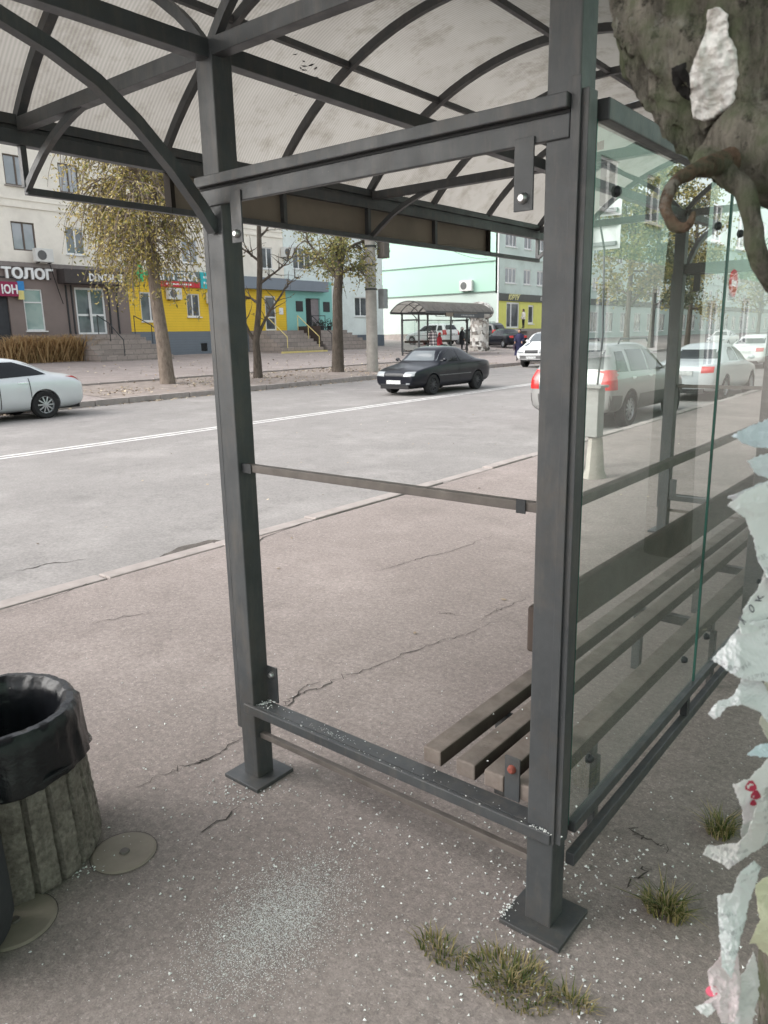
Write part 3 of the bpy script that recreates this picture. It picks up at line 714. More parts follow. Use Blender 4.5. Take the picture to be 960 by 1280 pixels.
t.p('strip',MB().box((XA+.05,22.9,4.42),(XA+.205,26.15,4.715)),mat('sign_red',(.5,.03,.035),.4))
lettering('АПТЕКА',t.o,t.org,(XA+.201,23.15,4.76),(0,1,0),(0,0,1),2.85,.46,WHITE,off=.03)
m=MB()
for i in range(12): m.box((XA+.2055,23.9+i*.14,4.53),(XA+.209,23.9+i*.14+rnd.uniform(.06,.11),4.62))
t.p('small_lettering',m,WHITE)
t.p('cyan_board',MB().box((XA+.05,26.2,4.40),(XA+.2,27.45,5.28)),mat('sign_cyan',(.03,.42,.46),.5))
m=MB()
for j in range(2):
    for i in range(6): m.box((XA+.201,26.4+i*.16,4.95-j*.3),(XA+.205,26.4+i*.16+rnd.uniform(.07,.13),5.07-j*.3))
t.p('small_lettering',m,WHITE)
t=sign_thing('pharmacy_cross','green cross sign on a bracket beside the pharmacy sign',(XA+.3,22.2,5.0))
t.p('cross',MB().box((XA+.3,22.1,4.6),(XA+.42,22.35,5.5)).box((XA+.3,21.8,4.92),(XA+.42,22.099,5.18)).box((XA+.3,22.351,4.92),(XA+.42,22.65,5.18)),mat('cross_green',(.03,.42,.16),.5))
t.p('bracket',MB().box((XA+.04,22.18,5.0),(XA+.299,22.26,5.08)),DARKM)
# --- air conditioners
def ac(label,P,n=(1,0,0),u=(0,1,0),w=.85,h=.6):
    P=V(P); n=V(n); u=V(u); t=T('air_conditioner',label,'air conditioner',P,'outdoor air conditioner units')
    a=P-u*w/2+n*.05; b=P+u*w/2+n*.36+V((0,0,h))
    t.p('casing',MB().box(a,b),mat('ac_casing',(.62,.62,.60),.5,.08,5),bevel=.02)
    c=P-u*w*.16+n*.362+V((0,0,h/2))
    fn_=t.p('fan_grille',MB().lathe(c,[(h*.36,0),(h*.36,.015),(h*.30,.015),(h*.30,.004),(0,.004)],20,n),mat('ac_grille',(.12,.12,.12),.6))
    t.p('bracket',MB().box(P-u*.3+n*.002+V((0,0,-.05)),P-u*.26+n*.34+V((0,0,-.01))).box(P+u*.26+n*.002+V((0,0,-.05)),P+u*.3+n*.34+V((0,0,-.01))),DARKM)
    return t
ac('white air conditioner above the large white clinic letters',(XA+.17,17.1,5.25))
ac('white air conditioner left of the wide mint building window',(XA,33.05,6.5))
ac('white air conditioner high on the green end wall',(-34.9,54-.01,5.15),(0,-1,0),(1,0,0),1.2,.85)
ac('white air conditioner beside the pharmacy window',(XA+.04,27.0,3.6))
ac('white air conditioner under the pharmacy sign behind the tree',(XA+.04,24.3,3.75))
# --- stairs
def stairs(name,label,y0,y1,zt,zb,x0,run,n,m=TILE,spread=0,grp=None):
    t=T(name,label,'stairs',(x0+run,(y0+y1)/2,zb)); mb=MB()
    h=(zt-zb)/n
    for i in range(n):
        z1=zt-i*h; xx=x0+run*(.45+.55*i/(n-1))
        mb.box((x0+.001*i+(.0 if i==0 else x0*0),y0-spread*i*.0-.002*i,zb-.3),(xx,y1+spread*i,z1-.001))
    t.p('steps',mb,m)
    return t
def rail(t,pts,h=.9,m=DARKM,r=.025,both=True):
    mb=MB(); top=[V(p)+V((0,0,h)) for p in pts]
    mb.tube(top,r,8)
    for p in pts: mb.cyl(p,V(p)+V((0,0,h-.001)),r*.9,8)
    t.p('handrail',mb,m)
t=stairs('clinic_stairs','grey stone steps up to the glazed dental door',17.9,21.2,1.95,.72,XA+.07,3.0,7,spread=.12)
rail(t,[(XA+.9,19.2,1.95),(XA+1.9,19.2,1.55),(XA+3.0,19.2,.75)]); rail(t,[(XA+.9,21.25,1.95),(XA+2.0,21.5,1.45),(XA+3.0,21.7,.75)])
t=stairs('yellow_shop_stairs','stone steps with yellow handrails leading to the yellow shop door',29.6,33.0,2.05,.85,XA+.05,3.0,7)
YR=mat('yellow_rail',(.66,.55,.22),.5)
rail(t,[(XA+1.2,32.7,2.05),(XA+2.1,32.7,1.4),(XA+3.0,32.7,.75)],m=YR); rail(t,[(XA+1.2,30.0,2.05),(XA+3.0,30.0,.75)],m=YR)
t.p('painted_edge',MB().box((XA+3.06,29.4,.5),(XA+3.2,33.2,.82)),YR)
t=stairs('turquoise_shop_stairs','stone tiled porch steps at the turquoise entrance',33.9,37.3,2.05,.85,XA+.05,2.6,7,spread=.25)
rail(t,[(XA+1.2,33.9,2.05),(XA+1.2,35.2,2.05)],m=DARKM); rail(t,[(XA+1.2,33.95,2.05),(XA+2.9,33.95,.9)],m=DARKM)
t.p('mesh_panel',MB().box((XA+.4,33.45,.9),(XA+2.4,33.5,2.3)),mat('rusty_mesh',(.06,.045,.04),.8,.3,20))
for i,(y,lb) in enumerate(((34.4,'dark potted plant on the porch nearest the mesh panel'),(35.1,'dark potted plant in the middle of the turquoise porch'),(35.8,'dark potted plant at the right of the turquoise porch'))):
    t=T('potted_plant',lb,'plant',(XA+1.0,y,2.05),'potted plants on the turquoise porch')
    t.p('pot',MB().lathe((XA+1.0,y,2.05),[(0,0),(.13,0),(.17,.28),(.14,.28),(0,.24)],12),DARKM)
    m=MB()
    for k in range(90): leafq(m,(XA+1.0+rnd.gauss(0,.15),y+rnd.gauss(0,.15),2.45+rnd.gauss(0,.12)),.13)
    t.p('foliage',m,mat('dark_foliage',(.03,.04,.03),.7,.3,20),smooth='leaf')
# dry ornamental grasses beside the clinic stairs
GX=-33.9
for i,(y,lb) in enumerate(((14.9,'leftmost clump of dry ornamental grass under the clinic window'),(15.9,'second clump of dry grass under the clinic window'),(16.9,'third clump of dry grass, below the clinic drainpipe wire'),(17.75,'rightmost clump of dry grass, touching the stone steps'))):
    m=MB()
    for k in range(620):
        a=rnd.uniform(0,6.28); l=rnd.uniform(.8,2.0); sp=rnd.uniform(.1,.9)
        b=V((GX+rnd.gauss(0,.22),y+rnd.gauss(0,.3),.62)); d=V((math.cos(a)*sp,math.sin(a)*sp,1))
        p1=b+d*l*.6; p2=p1+V((d.x*1.6,d.y*1.6,.25))*l*.4; s=V((-math.sin(a),math.cos(a),0))*.02
        m.add([b-s,b+s,p1+s,p1-s,p2],[(0,1,2,3),(3,2,4)])
    single('ornamental_grass',lb,'grass clump',m,DRYGR,(GX,y,.5),'dry grass clumps by the clinic steps',smooth='leaf')
# wires
def wire(label,a,b,sag,r=.012,cat='cable'):
    a,b=V(a),V(b); single('overhead_cable',label,cat,MB().tube([a.lerp(b,i/12)-V((0,0,sag*4*(i/12)*(1-i/12))) for i in range(13)],r,5),BLACK,a,'overhead cables')
wire('thin cable from the concrete pole to the green building, upper',(-18.9,22,7.4),(-34,53.95,9.2),.8)
wire('thin cable from the concrete pole to the green building, lower',(-18.9,22,7.0),(-33,53.95,7.6),.7)
wire('cable dangling on the taupe wall below the air conditioner',(XA+.22,17.45,5.2),(XA+.22,17.9,3.4),.05,.02)
# ------------------------------------------------------------------ vehicles
TYRE=mat('tyre_rubber',(.018,.018,.019),.85,.2,20)
RIM=mat('alloy_rim',(.42,.43,.45),.35,.1,8,0,60,.7)
RIMD=mat('dark_rim',(.05,.05,.055),.5,.2)
CGLASS=mat('car_glass',(.012,.015,.018),.08,.1,1,0,60,0,.35)
CGLASSL=mat('car_glass_bright',(.10,.115,.125),.06,.2,1,0,60,0,.8)
TAILR=mat('tail_lamp_red',(.45,.02,.02),.15,.15,6,0,60,0,.6)
LAMPC=mat('head_lamp_clear',(.26,.28,.29),.12,.2,10,0,60,0,.7)
PLATE=mat('number_plate',(.5,.51,.51),.5,.35,14)
CHROME=mat('chrome',(.6,.6,.6),.2,.05,5,0,60,.9)
def paint(name,c,metal=.0):
    t=NT(name); t.base(t.mix(t.ramp(t.noise(1.5,5),[(.4,(0,0,0)),(.8,(.3,.3,.3))]),c,sc_c(c,.8))); t.set(Roughness=.3,Metallic=metal,Coat_Weight=.6,Coat_Roughness=.05); return t.m
def car(name,label,loc,rz,st,wheels,wr,pm,sides=(),front=None,rear=None,head=(),tail=(),plates=True,rimm=RIM,glass=CGLASS,extra=None,width=1.7,rails=False,scale=.93):
    """st: stations (x,z0,zb,zt,w,wt) back to front; wheels: (x_rear,x_front)"""
    t=T(name,label,'car',(0,0,0))
    vs=[];fs=[]; ring=15
    for (x,z0,zb,zt,w,wt) in st:
        half=[(0,z0),(.8*w,z0),(.965*w,z0+.10),(w,z0+(zb-z0)*.5),(.985*w,zb-.05),(.955*w,zb+.01),(wt,zt-.035 if zt-zb>.15 else zt-.02),(wt*.6,zt)]
        h2=half+[(0,zt+.012)]
        pts=[(y,z) for y,z in h2]; L=[(x,y,z) for y,z in pts]; Rr=[(x,-y,z) for y,z in pts[1:-1]][::-1]
        vs+=L+Rr
    n=len(L)+len(Rr)
    for i in range(len(st)-1):
        for k in range(n): a=i*n+k; b=i*n+(k+1)%n; fs.append((a,b,b+n,a+n))
    for e,o in ((0,0),(1,(len(st)-1)*n)):
        L_=list(range(o,o+9)); R_=[o]+list(range(o+n-1,o+8,-1))+[o+8]
        # quads across
        for k in range(8):
            a,b=L_[k],L_[k+1]; c,d=R_[k+1],R_[k]
            q=[i for i in (a,b,c,d)]; q2=[]
            for i in q:
                if i not in q2: q2.append(i)
            if len(q2)>2: fs.append(tuple(q2))
    me=bpy.data.meshes.new('body'); me.from_pydata(vs,[],fs); bm=bmesh.new(); bm.from_mesh(me); bmesh.ops.recalc_face_normals(bm,faces=bm.faces); bm.to_mesh(me); bm.free()
    o=bpy.data.objects.new('body',me); COL.objects.link(o)
    sub=o.modifiers.new('s','SUBSURF'); sub.levels=2; sub.render_levels=2
    cut=MB()
    for x in wheels:
        for sg in (-1,1): cut.cyl((x,sg*(width/2-.30),wr),(x,sg*(width/2+.3),wr),wr*1.13,28)
    co=cut.build('cut',BLACK)
    bo=o.modifiers.new('b','BOOLEAN'); bo.operation='DIFFERENCE'; bo.object=co; bo.solver='EXACT'
    dg=bpy.context.evaluated_depsgraph_get(); dg.update()
    me2=bpy.data.meshes.new_from_object(o.evaluated_get(dg))
    bpy.data.objects.remove(co); o.modifiers.clear(); o.data=me2
    me2.materials.clear(); me2.materials.append(pm)
    for p in me2.polygons: p.use_smooth=True
    try: me2.set_sharp_from_angle(angle=R(38))
    except Exception: pass
    o.parent=t.o; body=o
    bm=bmesh.new(); bm.from_mesh(me2); bvh=BVHTree.FromBMesh(bm)
    def decal(nm,poly,mode,m,off=.005,parent=None,thick=0):
        b2=bmesh.new(); vv=[b2.verts.new((p[0],p[1],0)) for p in poly]; b2.faces.new(vv)
        bmesh.ops.triangulate(b2,faces=b2.faces[:])
        for _ in range(3): bmesh.ops.subdivide_edges(b2,edges=b2.edges[:],cuts=1,use_grid_fill=True)
        for v_ in b2.verts:
            a,c=v_.co.x,v_.co.y
            if mode in('L','R'):
                sg=1 if mode=='L' else -1; org,d=V((a,sg*3,c)),V((0,-sg,0))
            elif mode=='F': org,d=V((6,a,c)),V((-1,0,0))
            elif mode=='B': org,d=V((-6,a,c)),V((1,0,0))
            h=bvh.ray_cast(org,d)
            if h[0] is None or (mode in 'FB' and abs(h[0].x)<abs(st[0][0])-1.6 and c<1.0):
                h=bvh.find_nearest(V((a,sg*width/2,c)) if mode in 'LR' else V((st[-1][0] if mode=='F' else st[0][0],a,c)))
                v_.co=h[0]+h[1]*off; continue
            v_.co=h[0]+(h[1] if h[1].dot(d)<0 else -h[1])*off
        k=bpy.data.meshes.new(nm); b2.to_mesh(k); b2.free(); k.materials.append(m)
        for p in k.polygons: p.use_smooth=True
        q=bpy.data.objects.new(nm,k); COL.objects.link(q); q.parent=parent or t.o; return q
    for poly in sides:
        for md in 'LR': decal('side_window',poly,md,glass)
    if front: decal('windscreen',front,'F',CGLASSL)
    if rear: decal('rear_window',rear,'B',glass)
    for md,poly,m,nm in (extra or []):
        for q in (md if md in('LR',) else [md]): decal(nm,poly,q,m,.006)
    for poly in head:
        for sg in (1,-1): decal('headlight',[(sg*a,b) for a,b in poly][::sg],'F',LAMPC,.008)
    for poly in tail:
        for sg in (1,-1): decal('tail_light',[(sg*a,b) for a,b in poly][::sg],'B',TAILR,.008)
    bm.free()
    for x in wheels:
        for sg in (-1,1):
            c=V((x,sg*(width/2-.11),wr)); ax=(0,sg,0)
            w=t.p('wheel',MB().lathe(c,[(wr*.62,.09),(wr*.9,.105),(wr*.98,.08),(wr,.03),(wr,-.06),(wr*.96,-.1),(wr*.6,-.1)],28,ax),TYRE,smooth=True)
            m=MB(); m.lathe(c,[(wr*.63,.088),(wr*.60,.05),(wr*.56,.045)],28,ax)
            for k in range(10):
                a=2*PI*k/10; d=V((math.cos(a),0,math.sin(a))); m.beam(c+d*wr*.1+V((0,sg*.075,0)),c+d*wr*.6+V((0,sg*.062,0)),.032,.018,(0,1,0))
            m.lathe(c,[(wr*.16,.06),(wr*.15,.088),(0,.092)],14,ax)
            t.p('rim',m,rimm,w,smooth=True); t.p('brake_disc',MB().lathe(c,[(wr*.56,.02),(0,.021)],20,ax),DARKM,w)
    zs=st[len(st)//2][1]
    t.p('underbody',MB().box((st[1][0],-width/2+.32,zs+.02),(st[-2][0],width/2-.32,zs+.34)),BLACK)
    if plates:
        fx=st[-1][0]; bx=st[0][0]
        zf=(plates if isinstance(plates,tuple) else (.42,.75))
        t.p('number_plate',MB().box((fx+.0,-.26,zf[0]-.055),(fx+.02,.26,zf[0]+.055)),PLATE); t.p('number_plate',MB().box((bx-.02,-.26,zf[1]-.055),(bx,.26,zf[1]+.055)),PLATE)
    mx=sides[0][-1][0] if sides else 0
    xm=max(p[0] for poly in sides for p in poly)-.1 if sides else .6; zm=min(p[1] for poly in sides for p in poly)+.08 if sides else .9
    for sg in (-1,1):
        mm=MB().ell((xm,sg*(width/2+.05),zm),.05,.085,.055,12,8).tube([(xm+.02,sg*(width/2-.08),zm-.03),(xm+.02,sg*(width/2+.02),zm-.02)],.02,6); t.p('wing_mirror',mm,pm if name!='x' else DARKM,smooth=True)
    if rails:
        for sg in (-1,1): t.p('roof_rail',MB().tube([(-1.3,sg*.58,rails-.04),(-1.2,sg*.58,rails+.05),(.3,sg*.56,rails+.05),(.4,sg*.56,rails-.02)],.018,6),DARKM)
    t.o.location=loc; t.o.rotation_euler=(0,0,R(rz)); t.o.scale=(scale,)*3; return t
def road_z(y,x=-12): return ZG(x,y)
# sedan profile: x back->front (x,z0,zb,zt,w,wt)
def sedan_st(L,H,w,boot=.98,hood=.88,bw=.0):
    a=-L/2
    return [(a,.42,.72,.76,w*.80,w*.70),(a+.06,.26,.84,.90,w*.93,w*.76),(a+.30,.22,.93,boot,w*.99,w*.80),(a+.72,.20,.94,boot+.02,w,w*.80),
      (a+1.02,.19,.94,boot+.17,w,w*.72),(a+1.42,.18,.93,H-.04,w,w*.66),(a+1.9,.18,.92,H,w,w*.66),(a+2.4,.18,.91,H-.01,w,w*.66),(a+2.75,.18,.90,H-.10,w,w*.68),
      (L/2-1.30,.18,.88,hood+.12,w,w*.76),(L/2-1.05,.18,.86,hood+.0,w,w*.80),(L/2-.55,.20,.80,hood-.08,w*.98,w*.76),(L/2-.16,.22,.70,hood-.17,w*.90,w*.70),(L/2-.02,.26,.60,hood-.24,w*.80,w*.62),(L/2,.34,.54,.58,w*.72,w*.55)]
L=4.25; st=sedan_st(L,1.41,.845,.97,.90)
DK=paint('midnight_paint',(.0035,.005,.010)); DK.node_tree.nodes['Principled BSDF'].inputs['Specular IOR Level'].default_value=.2; DK.node_tree.nodes['Principled BSDF'].inputs['Coat Weight'].default_value=.35
car('dark_sedan','dark navy sedan driving towards the camera in the far lane',(-12.18,16.82,road_z(16.8)),-90,st,(-1.22,1.24),.30,DK,
  sides=[[(-.98,.97),(-.18,.955),(-.2,1.30),(-.42,1.305),(-.72,1.20)],[(-.10,.955),(.86,.93),(.80,.98),(.40,1.20),(.14,1.295),(-.12,1.30)]],
  front=[(-.56,1.27),(-.66,.98),(.66,.98),(.56,1.27)],rear=[(-.52,1.25),(-.6,1.03),(.6,1.03),(.52,1.25)],
  head=[[(.36,.56),(.70,.58),(.70,.70),(.38,.69)]],tail=[[(.45,.70),(.74,.72),(.74,.86),(.45,.86)]],rimm=RIMD,width=1.69,plates=(.40,.70),
  extra=[('F',[(-.3,.57),(.3,.57),(.32,.66),(-.32,.66)],DARKM,'grille'),('F',[(-.5,.27),(.5,.27),(.5,.35),(-.5,.35)],DARKM,'lower_grille'),('F',[(.45,.33),(.58,.34),(.58,.38),(.45,.38)],LAMPC,'fog_lamp'),('LR',[(-1.5,.55),(1.3,.55),(1.3,.575),(-1.5,.575)],mat('grey_trim',(.12,.12,.125),.5),'side_moulding'),
   ('LR',[(-.16,.30),(-.14,.30),(-.12,.93),(-.14,.93)],BLACK,'door_gap')])
SV=paint('silver_paint',(.60,.63,.65),.25)
L=4.8; st=sedan_st(L,1.47,.90,1.06,.94)
car('silver_sedan','silver sedan parked at the far kerb, cut by the left edge',(-16.62,5.6,road_z(5,-16.6)),-90,st,(-1.32,1.45),.335,SV,
  sides=[[(-1.45,1.05),(-.30,1.0),(-.3,1.36),(-.75,1.36),(-1.15,1.22)],[(-.2,1.0),(.95,.97),(.5,1.25),(.2,1.35),(-.2,1.37)]],
  front=[(-.6,1.33),(-.7,1.03),(.7,1.03),(.6,1.33)],rear=[(-.56,1.33),(-.66,1.13),(.66,1.13),(.56,1.33)],
  head=[[(.4,.62),(.78,.66),(.78,.78),(.42,.74)]],tail=[[(.52,.88),(.80,.90),(.80,.98),(.54,.97)]],width=1.8,
  extra=[('LR',[(-2.34,.93),(-2.19,.92),(-2.17,.96),(-2.30,.995)],mat('tail_side',(.45,.13,.12),.2),'tail_lamp_side'),('LR',[(-.92,.86),(-.70,.86),(-.70,.90),(-.92,.90)],CHROME,'door_handle'),('LR',[(-.27,.3),(-.25,.3),(-.25,.98),(-.27,.98)],DARKM,'door_gap'),('LR',[(-1.0,.46),(-.98,.46),(-.96,.98),(-.98,.98)],DARKM,'door_gap')])
# SUV
def suv_st(L,H,w):
    a=-L/2
    return [(a,.45,.85,.90,w*.82,w*.74),(a+.05,.34,1.0,1.06,w*.95,w*.80),(a+.14,.32,1.05,1.28,w*.98,w*.78),(a+.34,.31,1.07,H-.10,w,w*.74),(a+.60,.30,1.07,H-.02,w,w*.73),(a+1.3,.29,1.06,H,w,w*.73),(a+2.0,.28,1.05,H,w,w*.73),(a+2.5,.28,1.04,H-.05,w,w*.74),
      (L/2-1.35,.28,1.02,1.22,w,w*.78),(L/2-1.1,.29,1.0,1.08,w,w*.82),(L/2-.5,.31,.92,1.00,w*.98,w*.78),(L/2-.12,.34,.80,.88,w*.9,w*.7),(L/2,.40,.65,.70,w*.8,w*.6)]
def suv(name,label,loc,rz,pm,L=4.6,H=1.72,w=.93,lower=True,glass=CGLASS,rails=1.72,scale=.93):
    cl=mat('grey_cladding',(.075,.073,.072),.55,.1)
    ex=[('LR',q_,cl,'lower_cladding') for q_ in ([(-2.22,.36),(-1.78,.34),(-1.80,.68),(-2.26,.70)],[(-.90,.32),(.94,.32),(.96,.66),(-.88,.66)],[(1.82,.34),(2.2,.38),(2.2,.62),(1.80,.64)])] if lower else []
    if lower: ex+= [('B',[(-.82,.36),(.82,.36),(.85,.70),(-.85,.70)],mat('grey_cladding',(.085,.083,.082)),'rear_bumper'),('B',[(-.7,.38),(.7,.38),(.7,.44),(-.7,.44)],CHROME,'bumper_strip')]
    ex+=[('LR',[(-.35,.98),(-.13,.98),(-.13,1.02),(-.35,1.02)],CHROME,'door_handle'),('LR',[(-1.28,.98),(-1.06,.98),(-1.06,1.02),(-1.28,1.02)],CHROME,'door_handle'),
      ('LR',[(-2.26,.80),(-2.05,.80),(-2.05,1.14),(-2.20,1.17)],TAILR,'tail_lamp_side')]
    return car(name,label,loc,rz,suv_st(L,H,w),(-1.33,1.38),.37,pm,
      sides=[[(-2.0,1.14),(-1.42,1.13),(-1.42,1.53),(-1.78,1.53)],[(-1.3,1.13),(-.38,1.12),(-.38,1.56),(-1.25,1.56)],[(-.28,1.12),(.75,1.10),(.35,1.40),(.12,1.53),(-.28,1.56)]],
      front=[(-.62,1.58),(-.72,1.26),(.72,1.26),(.62,1.58)],rear=[(-.58,1.56),(-.66,1.20),(.66,1.20),(.58,1.56)],
      extra=ex,head=[[(.42,.66),(.76,.68),(.76,.84),(.44,.82)]],tail=[[(.66,.80),(.93,.80),(.90,1.18),(.70,1.18)]],width=w*2,glass=glass,rails=rails,plates=(.5,.85),scale=scale)
suv('silver_suv','silver SUV with grey lower panels parked at the near kerb behind the glass',(-5.13,12.9,road_z(11,-5.1)-.02),90,paint('warm_silver_paint',(.26,.26,.255),.3),scale=.88)
suv('white_suv','white SUV parked behind the distant shelter',(-33.2,46.3,ZG(-33,46)),172,paint('white_car_paint',(.72,.73,.73)),lower=False,rails=False)
suv('dark_suv','dark grey SUV parked behind the distant shelter',(-30.9,49.3,ZG(-31,49)),175,paint('graphite_paint',(.05,.06,.06)),L=4.7,H=1.78,lower=False,rails=1.78)
# white hatch beside the woman
def van(name,label,loc,rz,pm,H=2.1):
    L=4.7; a=-L/2; w=.9
    st=[(a,.45,1.0,H-.25,w*.9,w*.8),(a+.06,.35,1.05,H-.06,w*.97,w*.84),(a+.5,.32,1.05,H,w,w*.85),(0,.3,1.05,H+.01,w,w*.85),(.7,.3,1.04,H-.04,w,w*.83),(1.15,.3,1.02,1.62,w,w*.82),(1.5,.3,1.0,1.20,w,w*.84),(2.0,.32,.92,1.06,w*.98,w*.8),(2.3,.36,.80,.92,w*.92,w*.74),(2.35,.42,.65,.72,w*.85,w*.66)]
    return car(name,label,loc,rz,st,(-1.35,1.45),.33,pm,sides=[[(.1,1.2),(1.1,1.2),(.75,1.7),(.1,1.75)],[(-1.9,1.2),(-.1,1.2),(-.1,1.75),(-1.9,1.75)]],
      front=[(-.62,1.75),(-.72,1.25),(.72,1.25),(.62,1.75)],rear=[(-.62,1.75),(-.66,1.2),(.66,1.2),(.62,1.75)],head=[[(.4,.70),(.76,.72),(.76,.9),(.42,.88)]],tail=[[(.7,.8),(.86,.8),(.86,1.2),(.72,1.2)]],
      width=1.8,extra=[('F',[(-.36,.70),(.36,.70),(.36,.86),(-.36,.86)],DARKM,'grille'),('F',[(-.8,.44),(.8,.44),(.8,.60),(-.8,.60)],mat('bumper_grey',(.13,.13,.13),.6),'bumper')],plates=(.5,.8))
WP=paint('van_white_paint',(.70,.71,.71))
van('white_van','white van facing the camera at the far kerb beside the woman in blue',(-15.75,31.6,road_z(31)),-90,WP,1.75)
L=4.3; st=sedan_st(L,1.42,.85)
def plain_sedan(label,loc,rz,pm,hl=True):
    return car('sedan',label,loc,rz,st,(-1.25,1.28),.31,pm,sides=[[(-.98,.97),(-.18,.955),(-.2,1.30),(-.42,1.305),(-.72,1.20)],[(-.10,.955),(.86,.93),(.80,.98),(.40,1.20),(.14,1.295),(-.12,1.30)]],
  front=[(-.56,1.27),(-.66,.98),(.66,.98),(.56,1.27)],rear=[(-.52,1.25),(-.6,1.03),(.6,1.03),(.52,1.25)],head=[[(.36,.56),(.70,.58),(.70,.70),(.38,.69)]],tail=[[(.45,.70),(.74,.72),(.74,.86),(.45,.86)]],width=1.7,plates=(.40,.70))
plain_sedan('silver sedan parked ahead of the silver SUV, seen through the right pane',(-5.0,18.6,road_z(18,-5)),90,paint('light_silver_paint',(.5,.53,.55),.25))
plain_sedan('white sedan driving away far beyond the parked silver sedan',(-7.2,33,road_z(33,-7)),90,WP)
plain_sedan('white sedan parked at the far kerb down the street',(-16.4,62,road_z(62)),-90,WP)
plain_sedan('black sedan parked on the pavement behind the woman in blue',(-27.0,46.5,ZG(-27,46)),150,DK)

# ------------------------------------------------------------------ people
SKIN=mat('skin',(.42,.25,.18),.6,.08,20)
def skin_mesh(nm,verts,edges,rad,m,parent,org,sub=2):
    me=bpy.data.meshes.new(nm); me.from_pydata(verts,edges,[]); o=bpy.data.objects.new(nm,me); COL.objects.link(o)
    md=o.modifiers.new('k','SKIN'); md.use_smooth_shade=True
    for i,r in enumerate(rad): 
        me.skin_vertices[0].data[i].radius=r if hasattr(r,'__len__') else (r,r)
    me.skin_vertices[0].data[0].use_root=True
    s=o.modifiers.new('s','SUBSURF'); s.levels=sub; s.render_levels=sub
    dg=bpy.context.evaluated_depsgraph_get(); dg.update(); me2=bpy.data.meshes.new_from_object(o.evaluated_get(dg))
    o.modifiers.clear(); o.data=me2; me2.materials.clear(); me2.materials.append(m)
    for p in me2.polygons: p.use_smooth=True
    o.parent=parent; return o
def person(label,loc,rz,top,legs,hair,coat_len=.55,hood=None,sit=False,arm=0.0,h=1.66,bag=None):
    t=T('person',label,'person',loc); k=h/1.7*.93
    hip=.92 if not sit else .50
    def q(x,y,z): return (x*k,y*k,z*k)
    up=hip-.92
    vt=[q(0,0,hip),q(0,0,1.15+up),q(0,.0,1.36+up),q(0,.02,1.47+up),q(0,.03,1.56+up),q(0,.035,1.65+up)]
    ed=[(0,1),(1,2),(2,3),(3,4),(4,5)]; rd=[.13,.12,.125,.052,.085,.075]
    for sg in (-1,1):
        b=len(vt)
        vt+= [q(sg*.17,0,1.40+up),q(sg*.215,-.01,1.15+up),q(sg*.20,.10+arm,.98+up+arm*.6),q(sg*.19,.15+arm,.92+up+arm*.7)]
        ed+= [(2,b),(b,b+1),(b+1,b+2),(b+2,b+3)]; rd+= [.06,.05,.04,.03]
        b=len(vt)
        if sit: vt+= [q(sg*.09,.05,hip),q(sg*.10,.42,hip+.02),q(sg*.10,.44,.09),q(sg*.11,.56,.05)]
        else: vt+= [q(sg*.09,0,.86),q(sg*.10,.01,.48),q(sg*.10,-.01,.09),q(sg*.11,.12,.045)]
        ed+= [(0,b),(b,b+1),(b+1,b+2),(b+2,b+3)]; rd+= [.10,.062,.042,.035]
    body=skin_mesh('body',vt,ed,[(r*k,r*k) for r in rd],legs,t.o,t.org)
    # coat
    n=20; prof=[(.075,1.50),(.15,1.44),(.21,1.36),(.205,1.2),(.19,1.06),(.215,.92)]
    zend=.92-(coat_len if not sit else .08); prof+=[(.24,(.92+zend)/2),(.25,zend),(.235,zend+.01)]
    m=MB()
    for j,(r,z) in enumerate(prof): pass
    m.lathe((0,0,0),[(r*k,(z+up)*k) for r,z in prof],n,rf=lambda r,z,a:r*(1-.28*abs(math.sin(a)))*(1+.04*math.sin(a*5+z*9)))
    ct=m.build('coat',top,t.o,(0,0,0),smooth=True)
    for sg in (-1,1):
        s=MB().tube([q(sg*.165,0,1.42+up),q(sg*.225,-.01,1.15+up),q(sg*.205,.10+arm,.98+up+arm*.6),q(sg*.198,.125+arm,.945+up+arm*.65)],[.068*k,.062*k,.052*k,.05*k],10); s.build('sleeve',top,t.o,(0,0,0),smooth=True)
    face=MB().ell(q(0,.045,1.60+up),.075*k,.09*k,.105*k,14,10); face.ell(q(0,.137,1.59+up),.012*k,.018*k,.02*k,8,6)
    fo=face.build('face',SKIN,t.o,(0,0,0),smooth=True)
    ey=MB(); 
    for sg in (-1,1): ey.ell(q(sg*.03,.123,1.615+up),.010*k,.008*k,.007*k,8,6)
    ey.ell(q(0,.128,1.553+up),.022*k,.006*k,.005*k,8,6); ey.build('features',DARKM,fo,(0,0,0))
    hm=MB().ell(q(0,.015,1.635+up),.092*k,.105*k,.105*k,14,10,.06,6); hm.ell(q(0,-.03,1.55+up),.085*k,.07*k,.10*k,12,8) 
    hm.build('hat' if hood else 'hair',hair,t.o,(0,0,0),smooth=True)
    for sg in (-1,1):
        hx,hy,hz=q(sg*.19,.15+arm,.92+up+arm*.7); hd=MB().ell((hx,hy,hz),.024,.032,.042,8,6)
        for i in range(4): hd.tube([(hx+(i-1.5)*.012,hy+.012,hz-.03),(hx+(i-1.5)*.012,hy+.03,hz-.07-.008*(i in (1,2)))],[.0075,.006],6)
        hd.tube([(hx-sg*.022,hy+.01,hz),(hx-sg*.034,hy+.03,hz-.035)],[.009,.007],6)
        hd.build('hand',SKIN,t.o,(0,0,0),smooth=True)
